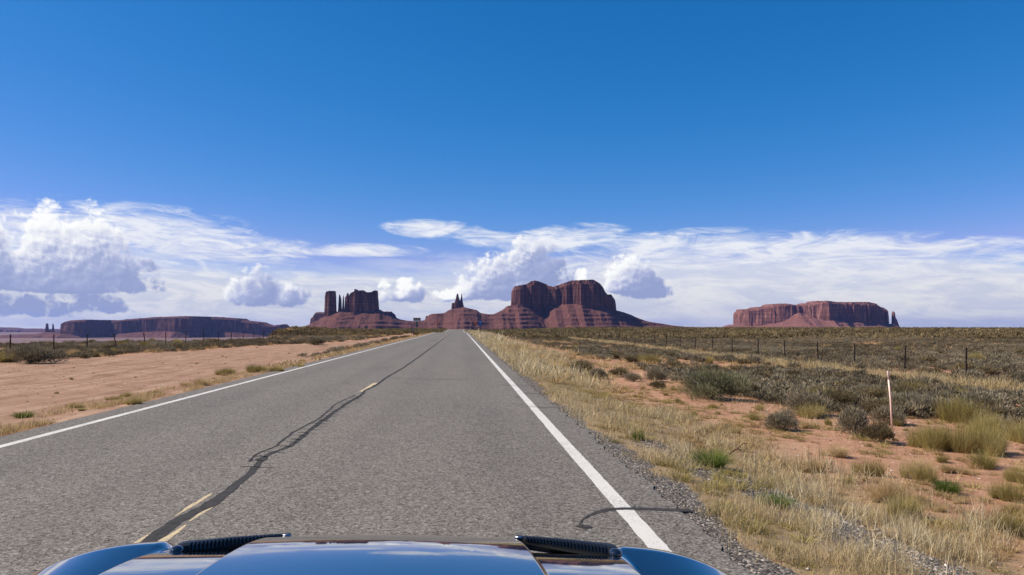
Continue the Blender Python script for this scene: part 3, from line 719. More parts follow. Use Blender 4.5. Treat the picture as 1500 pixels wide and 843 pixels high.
GREEN_HI = [proto_mesh('grass_blades', blades_proto(900, 360 + i, .42, .45, .25, .010, 2, .4), M_GREEN) for i in range(2)]
STEMS = [stems_mesh(400 + i) for i in range(4)]

def put(name, me, x, y, w, h=None, z=None, rz=None, parts=None, label=None, cat=None, group=None):
    """one plant: scaled to width w and height factor h; parts: (name, mesh) pairs make it an Empty with children"""
    z = gz(x, y) if z is None else z; rz = random.uniform(0, 6.28) if rz is None else rz
    hs_ = w if h is None else h
    if parts:
        o = empty(name, (x, y, z))
        for pn, pm in parts: link(pn, pm, o)
    else: o = link(name, me, loc=(x, y, z))
    o.rotation_euler = (0, 0, rz); o.scale = (w, w, hs_)
    return tag(o, label, cat, group)
def solve(px, py):
    """where the ray through the photo's foot point meets the ground"""
    r = ray(px, py); r = r / np.linalg.norm(r); t = 2.0
    for _ in range(4000):
        p = r * t
        if EYE + p[2] <= gz(p[0], p[1]): break
        t *= 1.002
    return float(p[0]), float(p[1]), float(t)
HERO = [
 # px, py of the foot, width px, height px, kind, label
 (1042, 588, 125, 56, 'grey', 'largest grey green bush on the right verge, wider than a man is tall'),
 (1140, 633, 58, 38, 'sage', 'lone round grey sagebrush on bare red soil left of the pink marker post'),
 (1252, 640, 60, 52, 'sage', 'tall grey sagebrush with dead branches just left of the pink marker post'),
 (1290, 651, 52, 34, 'dark', 'low dark sagebrush at the foot of the pink marker post'),
 (1180, 610, 85, 46, 'sage', 'wide grey sagebrush between the lone round one and the thicket'),
 (1192, 615, 58, 26, 'olive', 'olive yellow rabbitbrush in front of the wide grey sagebrush'),
 (1370, 662, 66, 44, 'olive', 'olive rabbitbrush clump right of the pink marker post'),
 (1432, 668, 70, 48, 'olive', 'largest olive rabbitbrush near the right edge of the view'),
 (1490, 650, 50, 36, 'olive', 'olive rabbitbrush cut by the right edge of the view'),
 (1365, 612, 80, 36, 'sage', 'pale grey sagebrush behind the olive rabbitbrush clump'),
 (1440, 606, 90, 34, 'sage', 'broad pale grey sagebrush near the right edge below the straw strip'),
 (1325, 600, 60, 30, 'sage', 'grey sagebrush directly right of the pink marker post'),
 (1345, 708, 50, 38, 'tuftol', 'upright olive bunchgrass tuft alone on bare red soil'),
 (1388, 726, 36, 20, 'greent', 'small greenish grass tuft beside the upright olive tuft'),
 (1225, 673, 52, 22, 'tuft', 'low tan bunchgrass tuft below the dark sagebrush by the marker'),
 (1272, 700, 44, 28, 'tuftol', 'tan bunchgrass tuft with a grey centre on the red soil'),
 (1192, 694, 48, 20, 'tuft', 'pale flat bunchgrass tuft where the straw verge meets red soil'),
 (1300, 742, 70, 48, 'tuft', 'tan bunchgrass tuft, upper one of the widest pair in the foreground'),
 (1326, 766, 60, 42, 'tuftol', 'olive tan bunchgrass tuft, lower one of the widest foreground pair'),
 (1442, 687, 62, 26, 'tuftol', 'wide olive tan bunchgrass tuft under the largest rabbitbrush'),
 (1412, 697, 24, 12, 'tuft', 'tiny tan tuft left of the wide tuft under the rabbitbrush'),
 (1474, 738, 46, 34, 'tuftol', 'dark centred bunchgrass tuft near the right edge of the view'),
 (1496, 712, 34, 30, 'tuftol', 'olive tuft cut by the right edge above the dark centred tuft'),
 (1482, 792, 58, 36, 'tuftol', 'olive tan bunchgrass tuft lowest at the right edge'),
 (1042, 686, 56, 28, 'green', 'bright green grass clump in the dry straw verge'),
 (934, 646, 20, 14, 'green', 'small bright green weed at the gravel edge of the asphalt'),
 (1135, 745, 50, 18, 'green', 'green grass patch beside the gravel patch in the verge'),
 (783, 547, 10, 6, 'green', 'tiny green weed far along the asphalt edge'),
 (850, 550, 48, 26, 'dark', 'dark shrub left of a row of dark shrubs beyond the straw verge'),
 (878, 556, 34, 22, 'sage', 'grey shrub second in the row beyond the straw verge'),
 (905, 553, 34, 18, 'dark', 'dark shrub in the middle of the row beyond the straw verge'),
 (927, 560, 30, 18, 'sage', 'round grey shrub fourth in the row beyond the straw verge'),
 (960, 560, 44, 26, 'sage', 'round grey shrub just left of the largest grey green bush'),
 (962, 570, 26, 14, 'dark', 'low blackish shrub at the lower left of the largest bush'),
 (812, 521, 18, 8, 'dark', 'small blackish shrub in the straw far up the right verge'),
 (45, 534, 70, 32, 'sage', 'biggest grey shrub by the left fence near the edge of the view'),
 (30, 528, 40, 18, 'olive', 'olive shrub in front of the leftmost fence post'),
 (84, 526, 26, 15, 'sage', 'small dark round shrub under the second left fence post'),
 (55, 531, 24, 12, 'tuftol', 'yellowish tuft at the foot of the biggest left shrub'),
 (107, 524, 26, 14, 'tuft', 'yellow bunchgrass tuft right of the second left fence post'),
 (129, 521, 12, 10, 'tuft', 'small yellow tuft, left one of two at the dirt lot edge'),
 (137, 520, 12, 10, 'tuft', 'small yellow tuft, right one of two at the dirt lot edge'),
 (333, 550, 34, 13, 'olive', 'olive green shrub at the edge of the dirt lot near the left edge line'),
 (375, 546, 30, 14, 'olive', 'second olive green shrub, between dirt lot and left edge line'),
 (402, 545, 30, 9, 'olive', 'low olive weed between dirt lot and left edge line'),
 (440, 538, 22, 6, 'tuftol', 'small olive weed farther up beside the left edge line'),
 (461, 506, 36, 16, 'sage', 'dark bush beyond the far end of the dirt lot'),
 (296, 566, 30, 14, 'tuft', 'tan grass tuft touching the left asphalt edge'),
 (196, 594, 22, 14, 'tuftol', 'olive tan grass tuft beside the left asphalt edge nearer than the others'),
 (35, 613, 26, 8, 'green', 'thin green weed on the dirt lot near the left edge of the view'),
]
KN = {'grey': ('bush', 'bush'), 'sage': ('sagebrush', 'shrub'), 'dark': ('sagebrush', 'shrub'), 'olive': ('rabbitbrush', 'shrub'), 'tuft': ('bunchgrass', 'grass tuft'),
      'tuftol': ('bunchgrass', 'grass tuft'), 'greent': ('grass_tuft', 'grass tuft'), 'green': ('grass_tuft', 'grass tuft')}
hero_xy = []
for i, (px, py, wp, hp, kd, lab) in enumerate(HERO):
    x, y, t = solve(px, py); sc = t / 1112
    W = wp * sc; H = hp * sc
    y2 = y + W * .32; x2 = x + (x / max(y, 1)) * W * .32
    hero_xy.append((x2, y2, W * .5))
    pool = {'grey': GREY_HI, 'sage': SAGE_HI, 'dark': DARK_HI, 'olive': OLIVE_HI, 'tuft': TUFT_HI, 'tuftol': TUFT_OL, 'greent': GREEN_HI, 'green': GREEN_HI}[kd]
    hp_ = {'grey': .52, 'sage': .50, 'dark': .48, 'olive': .60, 'tuft': .50, 'tuftol': .56, 'greent': .40, 'green': .40}[kd]
    wd_ = {'grey': .98, 'sage': .92, 'dark': .92, 'olive': .95, 'tuft': .9, 'tuftol': .85, 'greent': .9, 'green': .9}[kd]
    me = pool[i % len(pool)]
    nm, cat = KN[kd]
    woody = kd in ('grey', 'sage', 'dark', 'olive')
    put(nm, me, x2, y2, W / wd_, H / hp_, parts=[('stem', STEMS[i % 4]), ('foliage', me)] if woody else None, label=lab, cat=cat)
def clear_of(x, y, r=0.0):
    return all((x - a) ** 2 + (y - b) ** 2 > (c_ * .9 + r) ** 2 for a, b, c_ in hero_xy)
def img(x, y, z=0.0):
    d = np.stack([x, y, z - EYE + np.zeros_like(x)], -1); f = d @ _F
    return 750 + 1112 * (d @ _R) / f, 421.5 - 1112 * (d @ _U) / f, f

# ---- countable shrubs: each an object; placed with a minimum spacing inside its zone
def sample(n, x0, x1, y0, y1, dens, spacing, grow=0.0):
    pts = []
    tries = 0
    while len(pts) < n and tries < n * 60:
        tries += 1
        y = y0 * (y1 / y0) ** random.random() if y0 > 0 else random.uniform(y0, y1)
        x = random.uniform(x0, x1) if not callable(x1) else random.uniform(x0, x1(y))
        if random.random() > dens(x, y): continue
        sp = spacing + grow * y
        if any((x - a) ** 2 + (y - b) ** 2 < sp * sp for a, b in pts) or not clear_of(x, y, .1): continue
        pts.append((x, y))
    return pts
d_thick = lambda x, y: float(sst(7.2 + 1.2 * (1 - sst(12, 22, y)) + 1.2 * fbm(y / 5., 0., 2, 81), 9.5, x) * (1 - zone_track(x, y)) * (.35 + .65 * sst(.35, .5, fbm(x / 4., y / 4., 2, 82))))
pool_s = SAGE_MID + DARK_MID
def shrub_lot(pts, lo, hi, label, group, bias=.5, kinds=None):
    for (x, y) in pts:
        w = random.uniform(lo, hi); dk = random.random() < bias
        near = math.hypot(x, y) < 26
        me = random.choice((DARK_HI if near else DARK_MID) if dk else (SAGE_HI if near else SAGE_MID))
        if kinds and random.random() < kinds: me = random.choice(OLIVE_HI if near else OLIVE_HI)
        nm = 'rabbitbrush' if me in OLIVE_HI else 'sagebrush'
        lb = label if nm == 'sagebrush' else label.replace('grey brown sagebrush', 'olive yellow rabbitbrush')
        put(nm, me, x, y, w, w * random.uniform(.75, 1.15), label=lb, cat='shrub', group=group if nm == 'sagebrush' else group.replace('sagebrush', 'rabbitbrush'))
P1 = sample(120, 7.5, 17.4, 14, 75, d_thick, .75, .004)
shrub_lot(P1, .7, 1.35, 'grey brown sagebrush of the thicket between the straw verge and the straw strip', 'sagebrush between the verge and the fence', .42, .10)
wedge = lambda y: 8 + y * .80
P2 = sample(95, 19.6, wedge, 22, 62, lambda x, y: .9 if x > 19.8 else .0, .95, .004)
shrub_lot(P2, .8, 1.5, 'grey brown sagebrush of the dense field along and behind the right wire fence', 'sagebrush behind the right fence', .40, .05)
P3 = sample(60, -34, -19.5, 36, 90, lambda x, y: float(1 - zone_dirt(x, y)) if x > -26 - (y - 40) * .15 else .8, .95)
shrub_lot(P3, .6, 1.25, 'grey brown sagebrush in the belt along the left wire fence', 'sagebrush along the left fence', .5, .22)
# ---- bunchgrass tufts on the red soil
d_red = lambda x, y: float(sst(3.8, 5.2, x) * (1 - sst(9.5, 13, x) * (y > 16)))
P4 = sample(110, 4.2, 12.5, 5.5, 24, d_red, .55)
for (x, y) in P4:
    w = random.uniform(.16, .42)
    put('bunchgrass', random.choice(TUFT_HI + TUFT_OL), x, y, w, w * random.uniform(.7, 1.1), label='small tan bunchgrass tuft on the red soil between the straw verge and the sagebrush', cat='grass tuft', group='small bunchgrass tufts on the right red soil')
P5 = sample(75, -24, -6.9, 12, 80, lambda x, y: 1.0 if -8.0 < x < -7.0 else (.16 if x < -9 else 0), .35)
for (x, y) in P5:
    w = random.uniform(.2, .5) if x > -9 else random.uniform(.12, .25)
    put('bunchgrass', random.choice(TUFT_HI + TUFT_OL + TUFT_OL), x, y, w, w * random.uniform(.45, .8), label='small olive tan grass tuft on the dirt beside the left asphalt edge', cat='grass tuft', group='small grass tufts on the left dirt')

# ---- what nobody could count: far brush, grass, pebbles
def bake(protos, xs, ys_, w, h, tint0, tamp=.45, rot=None):
    """copies of small meshes merged into arrays"""
    n = len(xs); r_ = np.random.default_rng(11); ch = r_.integers(0, len(protos), n); VV = []; FF = []; TT = []; off = 0
    zs = plateau(xs, ys_) - .02
    for i, (v, f, t) in enumerate(protos):
        idx = np.where(ch == i)[0]
        if not len(idx): continue
        a = r_.uniform(0, 2 * pi, len(idx)); c_, s_ = np.cos(a), np.sin(a)
        X = (v[None, :, 0] * c_[:, None] - v[None, :, 1] * s_[:, None]) * w[idx, None] + xs[idx, None]
        Y = (v[None, :, 0] * s_[:, None] + v[None, :, 1] * c_[:, None]) * w[idx, None] + ys_[idx, None]
        Z = v[None, :, 2] * h[idx, None] + zs[idx, None]
        VV.append(np.stack([X, Y, Z], -1).reshape(-1, 3)); m_ = len(v)
        FF.append((f[None] + (np.arange(len(idx)) * m_)[:, None, None]).reshape(-1, f.shape[1]) + off); off += m_ * len(idx)
        TT.append(np.clip(tint0[idx, None] + (t[None] - .5) * tamp * 2, 0, 1).ravel())
    return np.concatenate(VV), np.concatenate(FF), np.concatenate(TT)
def field(n, az0, az1, r0, r1, power=1.0, seed=1):
    r_ = np.random.default_rng(seed)
    u = r_.random(n); e = 2 - power
    r = (r0 ** e + u * (r1 ** e - r0 ** e)) ** (1 / e); a = np.radians(r_.uniform(az0, az1, n))
    return r * np.sin(a), r * np.cos(a)
LOW = [dome_proto(210, 500 + i, .11, .05, .6, 8, .5) for i in range(4)]
VLOW = [dome_proto(34, 520 + i, .26, .15, .6, 5, .5) for i in range(4)]
def veg_keep(x, y):
    r = np.hypot(x, y)
    onroad = (x > -7.6) & (x < 2.3)
    tr = zone_track(x, y) > .4; dirt_ = zone_dirt(x, y) > .3
    patch_ = fbm(x / 11., y / 11., 3, 91)
    keep = ~onroad & ~tr & ~dirt_
    keep &= ~((x > 0) & (x < 7.6 + 1.2 * fbm(y / 5., x * 0, 2, 81)))
    keep &= (patch_ > np.where(x > 22, .27, .37)) | (r > 250)
    return keep
occupied = np.array(P1 + P2 + P3)
for nm, protos, n, r0, r1, pw, wlo, whi, mat, lab in [
    ('brush_near', LOW, 24000, 20, 130, .75, .5, 1.15, M_SAGE, 'dense low grey brown desert brush covering the plain'),
    ('brush_far', VLOW, 42000, 120, 470, 1.0, .7, 1.8, M_DARK, 'far dark brush carpeting the plain up to the horizon')]:
    x, y = field(n, -37, 45, r0, r1, pw, 5 if nm == 'brush_near' else 6)
    kp = veg_keep(x, y)
    az = np.degrees(np.arctan2(x, y)); r = np.hypot(x, y)
    kp &= ~((az < -16) & (r > 105))
    if nm == 'brush_near':
        kp &= ~((az < 0) & (np.random.default_rng(3).random(n) < .35))
    x, y = x[kp], y[kp]
    r_ = np.random.default_rng(8); w = r_.uniform(wlo, whi, len(x))
    clump = fbm(x / 9., y / 9., 3, 95)
    tint = np.clip((clump - .5) * 1.2 + .42 + r_.normal(size=len(x)) * .13, 0, 1)
    v, f, t = bake(protos, x, y, w, w * r_.uniform(.6, 1.0, len(x)), tint, .22)
    nmx = {'brush_near': 'brush', 'brush_far': 'brush'}[nm]
    tag(link(nmx, mesh_np(nmx, v, f, mat, False, {'tint': t})), lab, 'brush', kind='stuff')
# yellowish far grass between the brush
TU = [blades_proto(40, 540 + i, .45, .5, .2, .05, 1, .3) for i in range(3)]
x, y = field(15000, -37, 45, 22, 330, .8, 15)
pt = fbm(x / 34. + 5, y / 14., 3, 96)
kp = (~((x > -7.6) & (x < 2.3))) & (zone_dirt(x, y) < .2) & (pt > .47) & ~((np.degrees(np.arctan2(x, y)) < -16) & (np.hypot(x, y) > 100))
x, y = x[kp], y[kp]; r_ = np.random.default_rng(18); w = r_.uniform(.5, 1.1, len(x))
v, f, t = bake(TU, x, y, w, w * .8, np.clip(.38 + r_.normal(size=len(x)) * .15, 0, 1))
tag(link('grass', mesh_np('grass', v, f, M_TAN, False, {'tint': t})), 'dry yellow grass scattered through the desert brush', 'grass', kind='stuff')

def blades_field(x, y, h, w, seed, tint, lean=.6, zoff=-.01, seg=2):
    r_ = np.random.default_rng(seed); n = len(x)
    a = r_.uniform(0, 2 * pi, n); z = plateau(x, y) + zoff
    p0 = np.stack([x, y, z], -1); od = np.stack([np.cos(a), np.sin(a), np.zeros(n)], -1); ln = lean * r_.random(n) ** .8
    b = a + r_.uniform(-1.3, 1.3, n) + pi / 2; side = np.stack([np.cos(b), np.sin(b), np.zeros(n)], -1)
    rows = []
    for t in np.linspace(0, 1, seg + 1):
        c_ = p0 + od * (h * ln * t * (.5 + .5 * t))[:, None] + np.array([0, 0, 1.]) * (h * np.sqrt(np.maximum(1 - ln ** 2 * t, .05)) * t)[:, None]
        ww = (w * (1 - .75 * t))[:, None]; rows += [c_ - side * ww / 2, c_ + side * ww / 2]
    v = np.stack(rows, 1); k_ = 2 * (seg + 1)
    f = (np.arange(n)[:, None, None] * k_ + np.array([[2 * s_, 2 * s_ + 1, 2 * s_ + 3, 2 * s_ + 2] for s_ in range(seg)])[None]).reshape(-1, 4)
    return v.reshape(-1, 3), f, np.repeat(tint, k_)
def add_grass(parts, lab, mat):
    V_, F_, T_ = [], [], []; off = 0
    for v, f, t in parts: V_.append(v); F_.append(f + off); T_.append(t); off += len(v)
    return tag(link('grass', mesh_np('grass', np.concatenate(V_), np.concatenate(F_), mat, False, {'tint': np.concatenate(T_)})), lab, 'grass', kind='stuff')
parts = []
for (n, y0, y1, hh, ww, sd) in [(150000, 2.6, 9, .095, .0042, 1), (130000, 9, 24, .12, .0085, 2), (90000, 24, 90, .19, .028, 3), (26000, 90, 200, .35, .10, 4)]:
    r_ = np.random.default_rng(600 + sd)
    y = r_.uniform(y0, y1, n); x = 1.85 + r_.uniform(0, 1, n) ** .9 * 6.8
    zv = zone_verge(x, y); cl = fbm(x / .32, y / .4, 3, 97); cl2 = fbm(x / 1.8, y / 2.4, 3, 98)
    gv = sst(.55, .25, np.abs(x - 3.2 - .12 * (8 - y) - .6 * (fbm(x * .1, y * .6, 2, 52) - .5))) * sst(11, 8.5, y) * sst(.36, .5, fbm(x * .9, y * .6, 2, 53) + .12)
    prob = zv * sst(.42, .64, cl * .6 + cl2 * .4) * (1 - .93 * np.clip(gv, 0, 1)) * sst(1.80, 2.15, x + .5 * (cl2 - .5)) + .045 * sst(4, 8, x)
    kp = r_.random(n) < prob; x, y, cl, cl2 = x[kp], y[kp], cl[kp], cl2[kp]
    h = hh * r_.uniform(.3, 1.35, len(x)) * (.12 + 1.9 * (cl * cl2 / .5) ** 1.5 * 1.2)
    t = np.clip(.5 + (cl2 - .5) * 1.1 + r_.normal(size=len(x)) * .2, 0, 1)
    parts.append(blades_field(x, y, h, ww * r_.uniform(.6, 1.5, len(x)), 700 + sd, t, .95))
add_grass(parts, 'dry straw coloured grass covering the right road verge', M_STRAW)
r_ = np.random.default_rng(72)
VM = [blades_proto(60, 580 + i, .42, .5, .2, .02, 2, .5) for i in range(4)]
x = 2.1 + r_.random(2600) * 5; y = 4 * (60 / 4) ** r_.random(2600); kp = r_.random(2600) < sst(.50, .64, fbm(x / 1.1, y / 1.7, 3, 105)); x, y = x[kp], y[kp]; w = r_.uniform(.10, .34, len(x)) * (1 + y / 60)
v, f, t = bake(VM, x, y, w, w * r_.uniform(.4, .9, len(x)), np.clip(.30 + r_.normal(size=len(x)) * .2, 0, 1))
tag(link('grass', mesh_np('grass', v, f, M_OLIVE, False, {'tint': t})), 'olive green weeds mixed through the straw of the right verge', 'grass', kind='stuff')
MINI = [blades_proto(70, 560 + i, .45, .55, .16, .022, 2, .5) for i in range(5)]
r_ = np.random.default_rng(71); x = r_.uniform(3.4, 15, 5200); y = 5 * (46 / 5) ** r_.random(5200)
kp = (r_.random(5200) < sst(.40, .62, fbm(x / 1.6, y / 2.2, 3, 104)) * .9 + .07); x, y = x[kp], y[kp]; w = r_.uniform(.10, .34, len(x))
v, f, t = bake(MINI, x, y, w, w * r_.uniform(.4, .95, len(x)), np.clip(.38 + r_.normal(size=len(x)) * .2, 0, 1))
tag(link('grass', mesh_np('grass', v, f, M_TAN, False, {'tint': t})), 'sparse low brown grass and litter over the bare red soil', 'grass', kind='stuff')
parts = []
for (n, y0, y1, ww, sd) in [(50000, 18, 60, .022, 1), (30000, 60, 260, .09, 2)]:
    r_ = np.random.default_rng(620 + sd); y = r_.uniform(y0, y1, n); x = 18.2 - .5 * np.sin(y / 23) + r_.normal(size=n) * .75
    cl = fbm(x / .6, y / .9, 3, 99); kp = r_.random(n) < sst(.35, .6, cl) * np.where(np.abs(x - 18.2) < 1.8, 1, 0); x, y, cl = x[kp], y[kp], cl[kp]
    parts.append(blades_field(x, y, .30 * r_.uniform(.3, 1.4, len(x)) * (.4 + cl), ww * r_.uniform(.6, 1.4, len(x)), 720 + sd, np.clip(.45 + r_.normal(size=len(x)) * .2, 0, 1), .7))
add_grass(parts, 'strip of tall straw grass running along the inside of the right fence', M_STRAW)
parts = []
for (n, y0, y1, ww, sd) in [(24000, 9, 30, .010, 1), (22000, 30, 190, .05, 2)]:
    r_ = np.random.default_rng(640 + sd); y = y0 * (y1 / y0) ** r_.random(n); x = -6.5 - np.abs(r_.normal(size=n)) * .55 - .05
    cl = fbm(x / .5, y / .9, 3, 101); kp = r_.random(n) < sst(.44, .62, cl) * .95; x, y, cl = x[kp], y[kp], cl[kp]
    parts.append(blades_field(x, y, .10 * r_.uniform(.3, 1.4, len(x)) * (.4 + cl), ww * r_.uniform(.6, 1.4, len(x)), 740 + sd, np.clip(.35 + r_.normal(size=len(x)) * .25, 0, 1), .9))
add_grass(parts, 'thin line of short tan grass along the left asphalt edge', M_TAN)

# stones
def stones(n, f, lo, hi, seed, grow=0):
    r_ = np.random.default_rng(seed); base = np.array([(0, 0, .5), (1, 0, 0), (0, 1, 0), (-1, 0, 0), (0, -1, 0), (0, 0, -.5)], float)
    fc = np.array([(0, 1, 2), (0, 2, 3), (0, 3, 4), (0, 4, 1), (5, 2, 1), (5, 3, 2), (5, 4, 3), (5, 1, 4)])
    x, y = f(r_, n); s_ = (lo * (hi / lo) ** (r_.random(len(x)) ** 1.6))
    a = r_.uniform(0, 6.28, len(x)); v = base[None] * (1 + .45 * r_.uniform(-1, 1, (len(x), 6, 1))) * (s_ / 2)[:, None, None]
    v = v * np.stack([r_.uniform(.7, 1.3, len(x)), np.ones(len(x)), r_.uniform(.6, 1.1, len(x))], -1)[:, None, :]
    vx = v[..., 0] * np.cos(a)[:, None] - v[..., 1] * np.sin(a)[:, None] + x[:, None]; vy = v[..., 0] * np.sin(a)[:, None] + v[..., 1] * np.cos(a)[:, None] + y[:, None]
    vz = v[..., 2] + (plateau(x, y) - .012)[:, None]
    return np.stack([vx, vy, vz], -1).reshape(-1, 3), (fc[None] + (np.arange(len(x)) * 6)[:, None, None]).reshape(-1, 3), np.repeat(r_.random(len(x)), 6)
m, k, surf = material('road gravel'); t = k.attr('tint')
surf(principled(k, k.ramp(t, [(0, (.05, .042, .036)), (.5, (.13, .108, .09)), (.8, (.27, .225, .185)), (1, (.50, .43, .36))]), .9)); M_GRAV = m
def f_edge(r_, n):
    y = 3 + (45 - 3) * r_.random(n) ** 1.7; x = 1.80 + np.abs(r_.normal(size=n)) * .20; kp = r_.random(n) < sst(.3, .6, fbm(x * 1.5, y * .8, 2, 54) + .1); return x[kp], y[kp]
def f_patch(r_, n):
    y = r_.uniform(3, 11, n); x = 3.2 + .12 * (8 - y) + .6 * (fbm(y * .1, y * .6, 2, 52) - .5) + r_.normal(size=n) * .27; kp = fbm(x * .9, y * .6, 2, 53) > .36; return x[kp], y[kp]
v1 = stones(12000, f_edge, .008, .032, 1); v2 = stones(14000, f_patch, .012, .05, 2)
tag(link('gravel', mesh_np('gravel', np.concatenate([v1[0], v2[0]]), np.concatenate([v1[1], v2[1] + len(v1[0])]), M_GRAV, False, {'tint': np.concatenate([v1[2], v2[2]])})),
    'grey gravel and asphalt crumbs lying along the right road shoulder', 'gravel', kind='stuff')
m, k, surf = material('red pebbles'); t = k.attr('tint')
surf(principled(k, k.ramp(t, [(0, (.13, .06, .04)), (.5, (.30, .16, .10)), (.9, (.45, .30, .22)), (1, (.62, .52, .45))]), .9)); M_PEB = m
def f_red(r_, n):
    y = r_.uniform(4, 24, n); x = r_.uniform(3.6, 13, n); return x, y
def f_left(r_, n):
    y = 10 + 45 * r_.random(n) ** 1.4; x = r_.uniform(-22, -6.8, n); return x, y
v1 = stones(9000, f_red, .012, .06, 3); v2 = stones(4000, f_left, .02, .09, 4)
tag(link('pebbles', mesh_np('pebbles', np.concatenate([v1[0], v2[0]]), np.concatenate([v1[1], v2[1] + len(v1[0])]), M_PEB, False, {'tint': np.concatenate([v1[2], v2[2]])})),
    'reddish pebbles scattered over the bare soil and the dirt lot', 'pebbles', kind='stuff')
# a twisted dead branch in the straw
x, y, _ = solve(1078, 668); mb = MB(); z = gz(x, y)
mb.tube([(x - .10, y, z + .02), (x - .02, y + .03, z + .07), (x + .03, y + .02, z + .10), (x + .10, y, z + .17), (x + .17, y - .02, z + .18)], .012, 6, .005)
mb.tube([(x + .03, y + .02, z + .10), (x + .10, y + .05, z + .07)], .008, 5, .003)
tag(mb.build('dead_branch', simple('red brown dead wood', (.10, .032, .02), .8, var=.3)), 'twisted dark red dead branch lying in the straw grass on the verge', 'branch')
# lone dark junipers on the right horizon
JUN = proto_mesh('juniper_foliage', dome_proto(900, 801, .10, .05, .9, 9, .4), M_DARK)
for px, wpx, hpx, D, lab in [(984, 12, 5, 330, 'widest dark juniper on the plain, right of the big butte'), (1020, 5, 3.5, 330, 'small dark juniper on the horizon between the big butte and the right mesa'),
                             (709, 7, 5, 260, 'dark juniper just right of the blue road sign'), (756, 6, 3, 330, 'small dark juniper below the left end of the big butte'), (788, 5, 3, 340, 'tiny dark juniper second below the big butte'),
                             (813, 10, 4, 320, 'dark juniper in front of the pale patch below the big butte'), (1126, 6, 3, 330, 'tiny dark juniper in front of the right mesa')]:
    x, _z = at_depth(px, 482, D); w = wpx * D / 1112; h = hpx * D / 1112
    o = put('juniper', None, x, D, w, h / .75, z=gz(x, D) - .1, parts=[('trunk', STEMS[1]), ('crown', JUN)], label=lab, cat='tree')

# ------------------------------------------------------------------ fences
M_POST = simple('rusted steel', (.055, .034, .026), .75, .3, var=.4)
M_WIRE = simple('galvanised wire', (.16, .145, .13), .5, .8)
def tpost_mesh(h=1.28):
    mb = MB()
    mb.box((0, 0, h / 2 - .05), (.042, .008, h + .1)); mb.box((0, .020, h / 2 - .05), (.008, .032, h + .1))
    for i in range(14): mb.box((0, -.008, .12 + i * .08), (.02, .008, .02))
    mb.box((0, .02, .06), (.11, .004, .10))
    me = bpy.data.meshes.new('fence_post'); me.from_pydata(mb.v, [], mb.f); me.materials.append(M_POST); me.update(); return me
TP = tpost_mesh()
def fence(name, label, pts, leans, heights):
    root = empty(name, (pts[0][0], pts[0][1], gz(*pts[0]))); tag(root, label, 'fence')
    ox, oy, oz = root.location; tops = []
    for i, (x, y) in enumerate(pts):
        o = link('fence_post', TP, root); z = gz(x, y)
        o.location = (x - ox, y - oy, z - oz); ln = leans.get(i, random.uniform(-.03, .03)); o.rotation_euler = (random.uniform(-.03, .03), ln, random.uniform(-.2, .2))
        o.scale = (1.6, 1.6, heights); tops.append((x, y, z, ln))
    for lv in (.38, .62, .86, 1.08):
        mb = MB(); path = []
        for i, (x, y, z, ln) in enumerate(tops):
            path.append((x - ox + sin(ln) * lv, y - oy - .03, z - oz + lv * heights * cos(ln)))
            if i < len(tops) - 1:
                x2, y2, z2, l2 = tops[i + 1]; path.append(((x + x2) / 2 - ox, (y + y2) / 2 - oy - .03, (z + z2) / 2 - oz + lv * heights - .03))
        mb.tube(path, .0028, 4); mb.build('wire', M_WIRE, root)
    # barbs and stays hold the strands together
    mb = MB()
    for i in range(len(tops) - 1):
        for f_ in (.33, .66):
            x = tops[i][0] * (1 - f_) + tops[i + 1][0] * f_; y = tops[i][1] * (1 - f_) + tops[i + 1][1] * f_; z = gz(x, y)
            mb.tube([(x - ox, y - oy - .03, z - oz + .3), (x - ox, y - oy - .03, z - oz + 1.08 * heights)], .003, 4)
    mb.build('wire_stay', M_WIRE, root)
    return root
Rp = []
for px in (1500 + 125, 1415, 1325, 1252, 1199, 1150, 1111, 1073, 1044, 1019):
    r = ray(px, 540); Rp.append((21.3, 21.3 * r[1] / r[0]))
yl = Rp[-1][1]
Rp = [(21.3, Rp[1][1] - 9.2), (21.3, Rp[1][1] - 4.6)] + Rp[1:]
while yl < 230: yl += 4.8; Rp.append((21.3, yl))
fence('wire_fence', 'barbed wire fence on dark steel posts across the brush field right of the road', Rp, {3: .05, 5: -.03}, .98)
Lp = []
for px in (15, 79, 128, 172, 214, 243, 272, 298, 320, 339, 356, 372, 386, 399, 413, 425):
    r = ray(px, 500); Lp.append((-24.4, -24.4 * r[1] / r[0]))
lx = Lp[-1][1]
Lp = [(-24.4, Lp[0][1] - 9.4), (-24.4, Lp[0][1] - 4.7)] + Lp
while lx < 190: lx += 5.0; Lp.append((-24.4, lx))
fence('wire_fence', 'wire fence with some leaning steel posts beyond the dirt lot left of the road', Lp, {5: -.30, 6: -.16}, .93)

# pink survey marker
x, y, t = solve(1307, 629); H = 74 * t / 1112
root = empty('marker_post', (x, y, gz(x, y))); tag(root, 'thin pink and white marker post stuck in the sagebrush on the right verge', 'marker post')
mb = MB(); mb.tube([(0, 0, -.1), (-.02, 0, H * .5), (-.05, 0, H * .86)], .017, 10, .016); mb.build('post', simple('pink plastic', (.86, .58, .47), .5, var=.12, scale=6), root, True)
mb = MB(); mb.tube([(-.05, 0, H * .86), (-.062, 0, H), (-.0625, 0, H + .006)], .0175, 10, .0165); mb.build('cap', simple('white pink plastic', (.78, .62, .55), .5), root, True)

